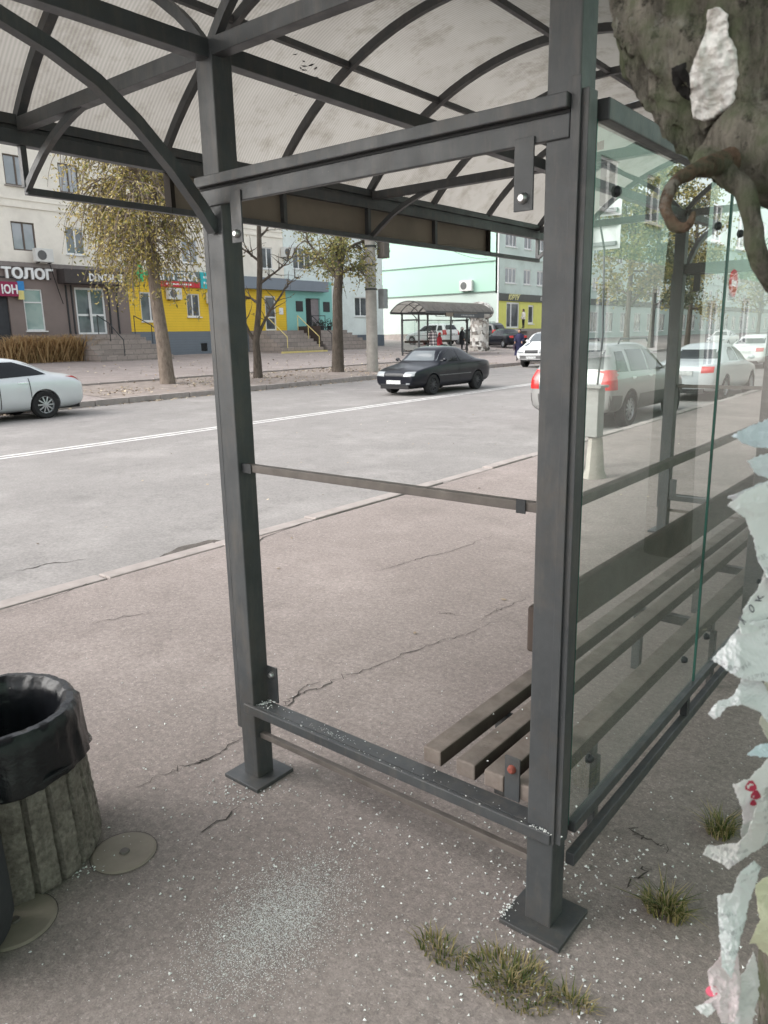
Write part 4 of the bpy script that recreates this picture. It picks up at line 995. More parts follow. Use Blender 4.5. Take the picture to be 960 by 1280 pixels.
    if bag:
        b_=T('handbag',bag,'bag',loc); 
        b_.o.rotation_euler=(0,0,R(rz))
        MB().box(q(.20,-.06,.62),q(.30,.22,.88)).build('bag_body',mat('bag_leather',(.05,.03,.05),.5),b_.o,(0,0,0),bevel=.02)
        MB().tube([q(.25,-.02,.88),q(.24,.0,1.05),q(.25,.10,1.08),q(.25,.18,.88)],.01,6).build('strap',DARKM,b_.o,(0,0,0))
    t.o.rotation_euler=(0,0,R(rz)); return t
def plaid():
    t=NT('plaid_wool'); sx=t.n('ShaderNodeSeparateXYZ'); t.l(t.coord(),sx.inputs[0])
    a=t.math('GREATER_THAN',t.math('FRACT',t.math('MULTIPLY',t.math('ADD',sx.outputs['X'],sx.outputs['Y']),6)),.5); b=t.math('GREATER_THAN',t.math('FRACT',t.math('MULTIPLY',sx.outputs['Z'],6)),.5)
    c=t.ramp(t.math('MULTIPLY',t.math('ADD',a,b),.5),[(0,(.62,.58,.56)),(.45,(.25,.22,.23)),(1,(.05,.045,.05))]); t.n('ShaderNodeValue'); t.base(c); t.set(Roughness=.9); return t.m
NAVY=mat('navy_wool',(.022,.022,.06),.85,.2,10); REDC=mat('red_coat',(.45,.035,.05),.8,.2,10); BLK=mat('black_coat',(.016,.017,.022),.8,.2,10); TRO=mat('dark_trousers',(.025,.025,.03),.85)
WH=mat('white_wool',(.65,.63,.60),.9)
x,y=-17.95,32.3
person('woman in a long navy coat and black boots standing at the far kerb',(x,y,ZG(x,y)+.02),200,NAVY,TRO,mat('dark_hair',(.03,.022,.018),.7),.62,arm=.16,h=1.66,bag='dark handbag carried by the woman in the navy coat')
person('person in a black and white plaid coat waiting at the distant shelter',(-23.9,33.3,ZG(-23.9,33.3)+.02),40,plaid(),TRO,DARKM,.45,hood=1,h=1.68)
person('person in a red coat and red cap sitting in the distant shelter',(-24.9,35.4,ZG(-24.9,35.4)+.02),-80,REDC,TRO,REDC,.2,hood=1,sit=True,h=1.7)
person('person in a black coat and white hat standing in the distant shelter',(-24.2,36.7,ZG(-24.2,36.7)+.02),-60,BLK,TRO,WH,.35,hood=1,h=1.62)
person('person in a white jacket and dark trousers on the lime shop platform',(-31.0,56.6,1.99),150,WH,TRO,mat('dark_hair',(.03,.022,.018)),.1,h=1.7)

# ------------------------------------------------------------------ notice column, poles
def column_mat():
    t=NT('pasted_notices'); v=t.n('ShaderNodeTexVoronoi',feature='F1',distance='CHEBYCHEV'); v.inputs['Scale'].default_value=5.5; t.l(t.coord(),v.inputs['Vector'])
    s=t.n('ShaderNodeSeparateColor'); t.l(v.outputs['Color'],s.inputs[0])
    c=t.ramp(s.outputs[0],[(0,(.06,.055,.05)),(.22,(.30,.27,.24)),(.45,(.6,.58,.55)),(.6,(.13,.12,.11)),(.8,(.7,.69,.66)),(1,(.24,.21,.19))]); t.base(c); t.set(Roughness=.85); return t.m
PASTE=column_mat()
x,y=-25.6,40.9; z=ZG(x,y)
t=T('notice_column','round mushroom capped advertising column plastered with torn paper notices','advertising column',(x,y,z))
t.p('shaft',MB().lathe((x,y,z),[(0,-.1),(.72,-.1),(.72,.28),(.62,.3),(.60,.34),(.60,2.05),(.0,2.05)],28),PASTE,smooth=True)
t.p('cap',MB().lathe((x,y,z),[(.605,2.0),(.80,2.12),(.92,2.35),(.86,2.62),(.55,2.95),(.2,3.05),(0,3.06)],28),PASTE,smooth=True)
x,y=-18.87,21.99; z=ZG(x,y)
t=T('utility_pole','grey concrete utility pole with boxes standing by the far kerb','utility pole',(x,y,z))
t.p('pole',MB().lathe((x,y,z),[(0,-.2),(.235,-.2),(.22,2),(.185,9.5),(0,9.5)],20),mat('pole_concrete',(.33,.31,.285),.85,.15,4,.2,60,dirt=(.2,.18,.165),dscale=3))
for zz in (3.15,4.05,4.75): t.p('steel_band',MB().lathe((x,y,z),[(.225,zz),(.235,zz),(.235,zz+.07),(.225,zz+.07)],20,closed=True),DARKM)
t.p('junction_box',MB().box((x+.16,y+.24,z+4.35),(x+.52,y+.58,z+5.15)),mat('box_brown',(.09,.08,.07),.7),bevel=.02)
t.p('junction_box',MB().box((x+.16,y+.24,z+2.45),(x+.46,y+.5,z+3.2)),mat('box_grey',(.22,.23,.23),.6),bevel=.02)
wire('service cable running from the concrete pole over the road to the left',(-18.87,22,8.6),(-34.8,2,9.0),.5)
# near pole with signs, through the glass
x,y=-3.0,6.42
t=T('sign_pole','speckled steel pole carrying white backed road signs behind the glass pane','sign pole',(x,y,.01))
t.p('pole',MB().lathe((x,y,0),[(0,-.1),(.105,-.1),(.095,2),(.075,5.5),(0,5.5)],18),mat('speckled_pole',(.30,.29,.28),.7,.35,18,0,60,dirt=(.6,.59,.57),dscale=22,damt=.9))
sb=mat('sign_back',(.66,.68,.69),.5,.05)
for (zc,hh,ww) in ((2.57,.31,.40),(2.905,.31,.40)):
    s_=t.p('sign_plate',MB().box((x+.05,y+.10,zc-hh/2),(x+.05+ww,y+.112,zc+hh/2)),sb,bevel=.02)
    for dz in (-.10,.10): t.p('sign_clamp',MB().box((x+.0,y+.07,zc+dz-.02),(x+.05+ww*.9,y+.098,zc+dz+.02)),mat('clamp_grey',(.2,.21,.22),.5),s_)
x,y=-2.55,6.1
t=T('meter_box','pale electrical box on a whitewashed stub beside the sign pole','electrical box',(x,y,.01))
t.p('stub',MB().lathe((x,y,0),[(0,0),(.13,0),(.10,.1),(.075,.45),(0,.46)],12,rf=lambda r,z,a:r*(1+.12*math.sin(3*a+z*3))),mat('whitewash',(.42,.39,.355),.9,.15,8,.3,40,dirt=(.25,.22,.19),dscale=5),smooth=True)
t.p('box',MB().box((x-.13,y-.1,.461),(x+.06,y+.07,.98)),mat('box_pale',(.33,.33,.32),.6,.15,6,0,60,0,.3,dirt=(.2,.19,.175),damt=.6),bevel=.008); t.p('box_lid',MB().box((x-.15,y-.13,.981),(x+.09,y+.10,1.005)),mat('box_pale',(.5,.5,.48)))
t.p('cable',MB().tube([(x,y,1.01),(x+.02,y+.03,1.5),(x-.1,y+.25,2.4),(x-.3,y+.3,3.2)],.012,6),DARKM)

# ------------------------------------------------------------------ trees
def branch_pts(p,d,l,n,wob,grav=0,rng=rnd):
    P=[V(p)]; d=V(d).normalized()
    for i in range(n):
        d=(d+V((rng.gauss(0,wob),rng.gauss(0,wob),rng.gauss(0,wob)-grav))).normalized(); P.append(P[-1]+d*l/n)
    return P
def tree(name,label,base,trunk,tr,limbs,leafm,bark=BARK,nl=3000,lsize=.11,el=1.7,droop=.0,twigs=4,strand=1.6,seed=1,spread=.22,group=None,lean=0,fork=.55):
    rng=random.Random(seed); t=T(name,label,'tree',base,group); m=MB(); lf=MB()
    base=V(base); tp=[base+V(p) for p in trunk]; m.tube([tp[0]-V((0,0,.3))]+tp,[tr*1.35]+[tr*(1.15 if i==0 else 1-.6*i/len(tp)) for i in range(len(tp))],14)
    if name: 
        for i,v in enumerate(m.v): m.v[i]=v+noise.noise_vector(v*3)*tr*.22
    tips=[]
    for (f,az,elv,l) in limbs:
        i=min(int(f*(len(tp)-1)),len(tp)-2); p=tp[i].lerp(tp[i+1],f*(len(tp)-1)-i)
        d=V((math.cos(az)*math.cos(elv),math.sin(az)*math.cos(elv),math.sin(elv)))
        B=branch_pts(p,d,l,7,.13,.02,rng); r0=tr*(.55-.25*f); m.tube(B,[r0*(1-.85*k/7) for k in range(8)],7); 
        for k in range(2,8):
            for _ in range(twigs):
                d2=(B[k]-B[k-1]).normalized()+V((rng.gauss(0,.8),rng.gauss(0,.8),rng.gauss(0,.5)))
                Tn=branch_pts(B[k],d2,strand*rng.uniform(.5,1.1),6,.16,droop,rng); m.tube(Tn,[.022*(1-.8*q/6) for q in range(7)],4,False); tips.append(Tn)
    o=t.p('trunk',m,bark,smooth=True)
    per=max(1,nl//max(1,len(tips)))
    for Tn in tips:
        for _ in range(per):
            i=rng.randrange(1,6); p=Tn[i].lerp(Tn[i+1],rng.random())+V((rng.gauss(0,spread),rng.gauss(0,spread),rng.gauss(0,spread)))
            leafq(lf,p,lsize,el,None,rng)
    t.p('crown',lf,leafm,smooth='leaf'); return t
def limbset(n,seed,f0=.45,f1=1.0,el=(.2,1.0),l=(1.5,2.6)):
    r=random.Random(seed); return [(f0+(f1-f0)*i/(n-1),i*2.4+r.uniform(-.4,.4),r.uniform(*el),r.uniform(*l)) for i in range(n)]
# weeping street tree
b=(-20.3,13.25,ZG(-20.3,13.25))
tree('weeping_tree','large weeping street tree with yellowing leaves in front of the pharmacy',b,[(0,0,0),(-.05,-.03,1.3),(-.12,-.08,2.7),(-.2,-.1,4.2),(-.35,-.15,5.8),(-.4,-.2,7.2)],.225,
  limbset(16,3,.52,1.0,(.25,1.0),(1.0,1.9)),LEAF_AUT,nl=15500,lsize=.12,el=2.5,droop=.5,twigs=5,strand=2.5,seed=5,spread=.09)
b=(-19.85,16.75,ZG(-19.85,16.75))
tree('thin_tree','thin forked tree with few leaves, between two leafy street trees',b,[(0,0,0),(0,.02,.7),(.0,.0,1.25),(.12,.12,2.4),(.2,.2,3.8),(.25,.2,5.4)],.15,
  [(.40,3.9,.95,2.8),(.42,.9,1.0,2.6),(.62,2.8,.6,1.4),(.72,.2,.7,1.5),(.82,3.6,.7,1.2),(.92,1.4,.8,1.2)],LEAF_BRN,bark=BARKD,nl=300,lsize=.08,droop=.0,twigs=3,strand=.8,seed=9,spread=.05)
b=(-19.75,20.9,ZG(-19.75,20.9))
tree('street_tree','forked street tree with olive leaves next to the concrete utility pole',b,[(0,0,0),(.02,.02,1.5),(.05,.05,2.9),(.1,.15,3.9),(.25,.3,5.2),(.35,.4,6.6)],.225,
  [(.52,3.6,1.05,3.2)]+limbset(10,8,.55,1.0,(.2,.9),(1.1,1.9)),LEAF_OLV,bark=BARKD,nl=4200,lsize=.14,el=2.1,droop=.14,twigs=4,strand=1.3,seed=12,spread=.16)
for i,(x,y,h,lm,nl,lb) in enumerate(((-18.9,48.5,12.5,LEAF_OLV,6000,'olive tree on the far pavement just past the white van, seen through glass'),(-19.2,54,13,LEAF_GRN,6500,'tall green tree on the far pavement beyond the olive one, seen through glass'),(-18.8,61,12,LEAF_AUT,5500,'tall yellowing tree farther along the far pavement, seen through the glass'),
    (-4.6,29.5,8.5,LEAF_GRN,3600,'green tree at the near kerb beyond the parked white van'),(-3.1,52,11,LEAF_OLV,2600,'olive tree on the near kerb far down the street'),(-19,84,9,LEAF_OLV,2200,'small hazy tree far down the far pavement'))):
    z=ZG(x,y)
    tree('roadside_tree',lb,(x,y,z),[(0,0,0),(.05,0,1.6),(.1,.05,h*.4),(.15,.1,h*.65),(.1,.2,h*.9)],.2,limbset(13,20+i,.34,1.0,(.2,.9),(1.6,3.0)),lm,bark=BARKD,nl=nl,lsize=.25,el=1.7,droop=.1,twigs=3,strand=1.5,seed=30+i,spread=.26,group='trees farther down the street')
# pavement tree behind the shelter (reflected in the pane)
tree('pavement_tree','leafy tree on the pavement behind the near shelter',(.98,3.75,.02),[(0,0,0),(.02,0,1.5),(0,.05,3.0),(.05,.1,4.4),(.1,.2,6.5)],.14,
  limbset(11,51,.62,1.0,(.15,.8),(2.0,3.2)),LEAF_GRN,bark=BARKD,nl=3600,lsize=.2,el=1.6,droop=.05,twigs=4,strand=1.5,seed=52,spread=.25)

tree('added_shade_tree','unseen leafy tree added behind the photographer to shade the foreground',(-3.4,-7.2,.0),[(0,0,0),(.02,0,1.5),(0,.05,3.0),(.05,.1,4.4),(.1,.2,6.5)],.17,
  limbset(13,61,.55,1.0,(.15,.8),(2.6,3.8)),LEAF_GRN,bark=BARKD,nl=6000,lsize=.27,el=1.6,droop=.05,twigs=4,strand=1.7,seed=62,spread=.35)  # unseen tree, added behind the camera to shade the near ground
# ------------------------------------------------------------------ mossy tree in the foreground
TX,TY=.735,-.50
t=T('mossy_tree','mossy old tree with a burl and curling shoots at the right edge','tree',(TX,TY,0))
m=MB()
nseg=170; na=110
def trunk_r(z,a):
    d=V((math.cos(a)*1.2,math.sin(a)*1.2,z*1.1))
    return .135*(1+.35*max(0,.25-z)*2)+.014*noise.noise(d*5)+.009*noise.noise(V((a*9,z*1.6,3)))+.007*noise.noise(V((a*22,z*7,1)))+.004*noise.noise(V((a*50,z*26,4)))
zs=[-.05+4.2*i/nseg for i in range(nseg+1)]
vs=[];fs=[]
for z in zs:
    for k in range(na):
        a=2*PI*k/na; r=trunk_r(z,a); vs.append((TX-.03*z+math.cos(a)*r,TY+.02*z+math.sin(a)*r,z))
for i in range(nseg):
    for k in range(na): fs.append((i*na+k,i*na+(k+1)%na,(i+1)*na+(k+1)%na,(i+1)*na+k))
m.add(vs,fs)
for (az,elv,l,z0) in ((.6,.8,3.2,3.6),(2.4,.7,3.4,3.9),(4.2,.75,3.0,3.7),(5.4,.65,3.4,4.0),(1.5,1.1,3.0,4.1)):
    B=branch_pts((TX-.1,TY+.08,z0),(math.cos(az)*math.cos(elv),math.sin(az)*math.cos(elv),math.sin(elv)),l,7,.1,.0); m.tube(B,[.085*(1-.8*k/7) for k in range(8)],8)
t.p('trunk',m,BARKN,smooth=True)
lf=MB(); rg=random.Random(77)
for _ in range(6500):
    a=rg.uniform(0,6.28); r=3.3*math.sqrt(rg.random()); z=rg.gauss(5.6,.75)
    leafq(lf,(TX+.2+math.cos(a)*r,TY+.3+math.sin(a)*r,max(3.9,z)),.26,1.5,None,rg)
t.p('crown',lf,LEAF_GRN,smooth='leaf')
# burl
bc=dep(944,-60,.86); m=MB(); nu,nv=150,110; vs=[];fs=[]
KB=.86/F
for j in range(nv+1):
    th=PI*j/nv
    for i in range(nu):
        a=2*PI*i/nu; sx_=math.sin(th)*math.cos(a); sy_=math.sin(th)*math.sin(a); cz=math.cos(th)
        e=1.4; f_=lambda q:math.copysign(abs(q)**e,q)
        p=CR*(f_(sx_)*192*KB)+CU*(f_(cz)*312*KB)+CW*(f_(sy_)*.135)
        n_=V((sx_,sy_,cz))
        k=1+.10*noise.noise(n_*2.3+V((4,1,2)))+.055*noise.noise(n_*6)+.03*noise.noise(n_*15)+.03*abs(noise.noise(n_*22))+.022*noise.noise(n_*34)+.014*noise.noise(n_*70)
        vs.append(bc+p*k)
for j in range(nv):
    for i in range(nu): fs.append((j*nu+i,j*nu+(i+1)%nu,(j+1)*nu+(i+1)%nu,(j+1)*nu+i))
m.add(vs,fs); bo=t.p('burl',m,BARKN,smooth=True)
def bvh_of(mb): return BVHTree.FromPolygons([tuple(v) for v in mb.v],[tuple(f) for f in mb.f])
bb=bvh_of(m)
def patch_on(bv,poly,m_,name,parent,thick=.004,amp=.003,org=None,sub=4):
    b2=bmesh.new(); b2.faces.new([b2.verts.new((x,y,0)) for x,y in poly]); bmesh.ops.triangulate(b2,faces=b2.faces[:])
    for _ in range(sub): bmesh.ops.subdivide_edges(b2,edges=b2.edges[:],cuts=1,use_grid_fill=True)
    bd={v for v in b2.verts if v.is_boundary}
    for v in b2.verts:
        x,y=v.co.x,v.co.y; q=noise.noise_vector(V((x*.16,y*.16,0)))*2.5 if v in bd else V((0,0,0))
        d=ray(x+q.x,y+q.y).normalized(); h=bv.ray_cast(CAM,d)
        p=h[0] if h[0] else CAM+d*.8
        off=-.001 if v in bd else thick+amp*noise.noise(V((x*.09,y*.09,2)))+amp*.6*noise.noise(V((x*.25,y*.25,5)))
        v.co=p-d*off-t.org
    me=bpy.data.meshes.new(name); b2.to_mesh(me); b2.free(); me.materials.append(m_)
    for p in me.polygons: p.use_smooth=True
    o=bpy.data.objects.new(name,me); COL.objects.link(o); o.parent=parent; return o
WPATCH=mat('white_flaky_patch',(.60,.59,.57),.9,.25,40,.6,120,0,.2,dirt=(.23,.19,.15),dscale=45,damt=.8)
patch_on(bb,[(884,12),(900,8),(910,18),(912,45),(922,62),(924,95),(918,128),(905,140),(893,150),(878,152),(866,148),(862,120),(860,92),(868,74),(880,68),(882,40)],WPATCH,'white_patch',bo,.004,.0035)
patch_on(bb,[(838,84),(858,76),(863,100),(862,128),(850,120),(840,105)],mat('painted_hollow',(.010,.009,.008),.95,.3,30),'painted_hollow',bo,.0015,.001)  # no recess in the mesh; the hollow is a near-black patch on the bark
def shoot(px,ks,rs,name='curled_shoot',mm=TWIG):
    P=[dep(x,y,k) for (x,y),k in zip(px,ks)]; Q=[];RR=[]
    for i in range(len(P)-1):
        p0=P[max(0,i-1)];p1=P[i];p2=P[i+1];p3=P[min(len(P)-1,i+2)]
        for s in range(6):
            u=s/6; Q.append(.5*((2*p1)+(p2-p0)*u+(2*p0-5*p1+4*p2-p3)*u*u+(3*p1-p0-3*p2+p3)*u**3)); RR.append(rs[i]+(rs[i+1]-rs[i])*u)
    Q.append(P[-1]); RR.append(rs[-1]); m=MB(); m.tube(Q,RR,16)
    for i,v in enumerate(m.v): m.v[i]=v+noise.noise_vector(v*60)*.0022
    return t.p(name,m,mm,smooth=True)
shoot([(950,195),(905,203),(872,212),(848,224),(834,246),(834,268),(844,283),(857,283),(866,270),(867,264)],[.84,.80,.77,.76,.755,.75,.745,.74,.74,.74],[.020,.013,.0085,.0068,.006,.0055,.005,.0045,.0035,.002])
shoot([(880,200),(905,215),(930,238),(940,275),(946,310),(962,345),(985,368)],[.84,.80,.79,.79,.79,.80,.83],[.016,.011,.0098,.0096,.0098,.011,.013],mm=BARKN)
shoot([(930,170),(960,195),(1000,205)],[.84,.82,.86],[.05,.048,.055],'underside_fill',BARKN)  # bark stub added where the burl's underside is only dark with shade
# paper notices
PAPERS=[
 ('wide creased white sheet glued on the bark behind the largest loose sheet',[(962,590),(1010,585),(1010,765),(958,770),(952,740),(958,690)],.80,(.58,.58,.57)),
 ('yellowed sheet corner glued on the bark beside the dangling ribbons',[(956,845),(1010,835),(1010,935),(965,938),(950,905)],.80,(.50,.48,.42)),
 ('grey crumpled strip hanging just above the pale folded scrap',[(930,1005),(950,985),(972,978),(975,1040),(948,1062),(926,1046)],.77,(.50,.50,.49)),
 ('white crumpled strip at the foot of the pinkish one',[(905,1235),(930,1215),(942,1190),(950,1230),(940,1285),(912,1290)],.76,(.60,.58,.58)),
 ('bluish white paper flap torn from the trunk, topmost of the notices',[(914,545),(935,533),(960,524),(985,520),(985,556),(960,561),(938,558)],.75,(.58,.63,.68)),
 ('small white paper corner just below the topmost flap',[(934,576),(960,566),(985,566),(985,598),(960,599),(944,590)],.755,(.62,.65,.68)),
 ('thin white paper edge above the largest sheet',[(908,622),(930,612),(960,602),(985,600),(985,625),(940,632)],.765,(.60,.62,.64)),
 ('largest white sheet curling off the trunk at eye level',[(909,631),(935,612),(962,602),(990,600),(990,740),(962,725),(946,700),(942,672),(930,648)],.74,(.68,.69,.70)),
 ('narrow white strip printed with dark letters',[(985,690),(955,722),(930,762),(923,780),(928,792),(945,790),(962,770),(988,760)],.745,(.66,.67,.67)),
 ('wide ragged white flap below the lettered strip',[(889,824),(905,808),(922,785),(950,775),(988,770),(988,865),(960,852),(930,850),(918,843),(905,835)],.735,(.66,.67,.68)),
 ('curly torn paper ribbons dangling under the ragged flap',[(886,893),(889,885),(898,876),(912,874),(920,864),(928,846),(950,846),(962,870),(960,905),(950,890),(944,866),(934,866),(926,880),(908,884),(899,895),(892,899)],.74,(.64,.65,.66)),
 ('small bluish paper scrap at mid trunk',[(935,944),(945,932),(962,928),(988,928),(988,950),(950,946)],.755,(.55,.63,.67)),
 ('white scrap with a red printed mark',[(916,980),(935,974),(950,960),(966,940),(988,935),(988,985),(958,985),(948,1005),(940,1026),(930,1030),(928,1012)],.745,(.65,.64,.64)),
 ('pale folded scrap poking out left near the lower trunk',[(879,1068),(884,1058),(900,1056),(922,1054),(935,1040),(945,1010),(958,990),(962,1030),(950,1060),(930,1072),(910,1086),(902,1080)],.735,(.55,.54,.53)),
 ('long pale vertical strip on the lower trunk',[(896,1120),(914,1117),(925,1090),(942,1076),(950,1085),(936,1130),(922,1190),(914,1222),(902,1208),(900,1170)],.74,(.60,.62,.62)),
 ('pinkish torn strip near the bottom right corner',[(884,1214),(900,1196),(905,1176),(922,1185),(926,1240),(918,1278),(902,1280),(896,1262),(882,1268),(870,1260),(892,1246)],.742,(.60,.53,.54)),
 ('white scrap at the very bottom corner of the trunk',[(868,1258),(888,1254),(893,1262),(884,1272)],.738,(.66,.66,.66)),
 ('yellowish paper scrap stuck on the bark at lower right',[(944,1108),(952,1098),(988,1085),(988,1190),(962,1198),(946,1180),(936,1180),(950,1150)],.775,(.62,.60,.46)),
]
for pi,(lb,poly,k0,c) in enumerate(PAPERS):
    b2=bmesh.new(); b2.faces.new([b2.verts.new((x,y,0)) for x,y in poly]); bmesh.ops.triangulate(b2,faces=b2.faces[:])
    for _ in range(5): bmesh.ops.subdivide_edges(b2,edges=b2.edges[:],cuts=1,use_grid_fill=True)
    cx=sum(p[0] for p in poly)/len(poly); cy=sum(p[1] for p in poly)/len(poly); org=dep(cx,cy,k0)
    bd={v for v in b2.verts if v.is_boundary}
    def pos(x,y):
        bend=.045*max(0,(x-925)/60)+.012*math.sin((y-cy)*.05+pi)+.010*noise.noise(V((x*.022,y*.022,pi*3.1)))+.006*abs(noise.noise(V((x*.05,y*.05,pi))))+.0022*abs(noise.noise(V((x*.14,y*.14,pi*2))))+.0007*noise.noise(V((x*.4,y*.4,pi)))
        return dep(x,y,k0+bend)
    for v in b2.verts:
        q=(noise.noise_vector(V((v.co.x*.08,v.co.y*.08,pi)))*2.2+noise.noise_vector(V((v.co.x*.35,v.co.y*.35,pi)))*1.6)*(1 if v in bd else 0)
        v.co=pos(v.co.x+q.x,v.co.y+q.y)-org
    me=bpy.data.meshes.new('paper_notice'); b2.to_mesh(me); b2.free()
    pm=NT('paper_%d'%pi); c=tuple(min(.82,q_*1.18) for q_ in c); pm.base(pm.mix(pm.ramp(pm.noise(14,6),[(.5,(0,0,0)),(.75,(.5,.5,.5))]),c,sc_c(c,.72))); pm.set(Roughness=.85)
    if pi in (0,7,9,13,14):
        sx=pm.n('ShaderNodeSeparateXYZ'); pm.l(pm.coord(),sx.inputs[0]); rows=pm.math('GREATER_THAN',pm.math('FRACT',pm.math('MULTIPLY',pm.math('ADD',sx.outputs['Z'],pm.math('MULTIPLY',sx.outputs['X'],.2)),110)),.62)
        mp=pm.n('ShaderNodeMapping'); mp.inputs['Scale'].default_value=(420,420,60); pm.l(pm.coord(),mp.inputs[0]); wd=pm.math('GREATER_THAN',pm.noise(1,2,.5,mp.outputs[0]),.5)
        zone=pm.math('GREATER_THAN',pm.noise(14,1,.4),.5)
        ink=pm.math('MULTIPLY',pm.math('MULTIPLY',rows,wd),pm.math('MULTIPLY',zone,.45)); src=pm.b.inputs['Base Color'].links[0].from_socket; pm.base(pm.mix(ink,src,(.12,.12,.14)))
    tr=pm.n('ShaderNodeBsdfTranslucent'); tr.inputs[0].default_value=(*c,1); mx=pm.n('ShaderNodeMixShader'); mx.inputs[0].default_value=.3; pm.l(pm.b.outputs[0],mx.inputs[1]); pm.l(tr.outputs[0],mx.inputs[2]); pm.l(mx.outputs[0],pm.out.inputs['Surface'])
    me.materials.append(pm.m)
    for p in me.polygons: p.use_smooth=True
    o=bpy.data.objects.new('paper_notice',me); COL.objects.link(o); o.location=org; tag(o,lb,'paper notice','torn paper notices on the mossy tree')
    sd=o.modifiers.new('thick','SOLIDIFY'); sd.thickness=.0004
    if pi==8:
        for ch,(x,y) in zip('ЖОКХ',[(928,783),(938,768),(949,750),(962,733)]):
            p0=pos(x,y); u_=(pos(x+4,y-7)-p0).normalized(); v_=(pos(x+7,y+4)-p0); v_=(v_-u_*v_.dot(u_)).normalized()
            n_=u_.cross(v_); 
            if n_.dot(CW)>0: v_=-v_
            n_=u_.cross(v_)
            lettering(ch,o,org,p0+n_*.0025,u_,v_,.007,.009,mat('print_ink',(.10,.10,.12),.8),depth=.0003)
    if pi==12:
        m=MB()
        for (x,y,r) in ((938,982,7),(944,993,6),(941,1003,4)):
            c_=[pos(x+r*math.cos(a)*(1+.3*math.sin(3*a)),y+r*math.sin(a))-CW*.0012 for a in [2*PI*i/10 for i in range(10)]]; m.add(c_,[tuple(range(10))])
        m.build('printed_mark',mat('red_ink',(.42,.03,.07),.7),o,org)
    if pi==15:
        m=MB(); c_=[pos(881+8*math.cos(a)+8,1240+7*math.sin(a)-2)-CW*.0012 for a in [2*PI*i/10 for i in range(10)]]; m.add(c_,[tuple(range(10))]); m.build('printed_mark',mat('pink_ink',(.6,.10,.16),.7),o,org)

# ------------------------------------------------------------------ litter bin, covers, corner object
BX,BY=-1.483,-.736
t=T('litter_bin','fluted concrete litter bin lined with a black plastic bag','litter bin',(BX,BY,0))
def flute(r,z,a):
    k=(a*22/(2*PI))%1; g=max(0,1-abs(k-.5)/.12)**.7; return r-.021*g*(1 if r>.24 or z<.05 else 0)
n=22*16
prof=[(0,.004),(.27,.004),(.277,.02)]+[(.277-.035*i/44,.02+.435*i/44) for i in range(1,45)]+[(.235,.462),(.205,.462),(.20,.2),(0,.18)]
mb_=MB().lathe((BX,BY,0),prof,n,rf=flute)
for i,v in enumerate(mb_.v):
    d=V((v.x-BX,v.y-BY,0))
    if d.length>.2 and v.z<.46: mb_.v[i]=v+d.normalized()*(.0025*noise.noise(v*30)+.005*noise.noise(v*85))
BINC=mat('bin_aggregate',(.20,.178,.160),.95,.5,60,1.0,95,0,.15,dirt=(.085,.072,.064),dscale=14,damt=.7)
t.p('bin_body',mb_,BINC,smooth=True)
def bagr(r,z,a): return r+.012*noise.noise(V((math.cos(a)*5,math.sin(a)*5,z*7)))+.006*noise.noise(V((math.cos(a)*14,math.sin(a)*14,z*22)))*(1 if r>.1 else .3)+.007*abs(noise.noise(V((math.cos(a)*17,math.sin(a)*17,z*7))))*(1 if .12<r else 0)
bp=[(.266,.325),(.270,.33),(.266,.36),(.262,.39),(.259,.42),(.257,.45),(.253,.478),(.240,.494),(.220,.496),(.203,.482),(.196,.455),(.193,.40),(.19,.33),(.186,.26),(.15,.215),(0,.205)]
BAG=mat('black_bag_plastic',(.008,.009,.011),.27,.3,30,1.0,34,0,.4)
t.p('bin_liner',MB().lathe((BX,BY,0),bp,120,rf=bagr),BAG,smooth=True)
t.p('liner_edge',MB().tube([(BX+math.cos(a)*(.268+.006*math.sin(a*7)),BY+math.sin(a)*(.268+.006*math.sin(a*7)),.330+.016*math.sin(a*2+1)+.006*math.sin(a*9)) for a in [2*PI*i/72 for i in range(73)]],.007,6),BAG,smooth=True)
for (px,py,lb,r) in ((155,1066,'round worn metal disc set in the asphalt right of the litter bin',.098),(18,1152,'round worn metal disc set in the asphalt in front of the litter bin',.11)):
    p=on(px,py,2,0); t=T('ground_disc',lb,'cover plate',(p.x,p.y,0),'round discs set in the asphalt')
    t.p('disc',MB().lathe((p.x,p.y,0),[(0,.006),(r*.93,.006),(r,.002),(r,-.01)],40),mat('disc_concrete',(.25,.215,.18),.8,.15,10,.3,120))
    t.p('rim_gap',MB().lathe((p.x,p.y,0),[(r+.001,.0025),(r+.0025,.0026)],40),CRACK)
    t.p('centre_bolt',MB().lathe((p.x+.004,p.y,0),[(.016,.007),(.012,.012),(0,.013)],12),RUSTY)
bx,by=-1.175,-1.005
t=T('bag','dark grey soft bag standing at the bottom left edge of the photo','bag',(bx,by,0))
def bagf(r,z,a): return r*(1+.10*math.cos(4*a))+.006*noise.noise(V((math.cos(a)*3,math.sin(a)*3,z*9)))
t.p('bag_body',MB().lathe((bx,by,0),[(0,.004),(.085,.004),(.115,.02),(.130,.07),(.132,.16),(.126,.28),(.108,.38),(.07,.425),(0,.43)],48,rf=bagf),mat('grey_cloth',(.04,.042,.048),.85,.15,12,.3,300),smooth=True)
for d in (-.04,.04): t.p('bag_handle',MB().tube([(bx+d,by-.07,.405),(bx+d,by-.05,.52),(bx+d,by+.05,.52),(bx+d,by+.07,.405)],.009,8),DARKM)

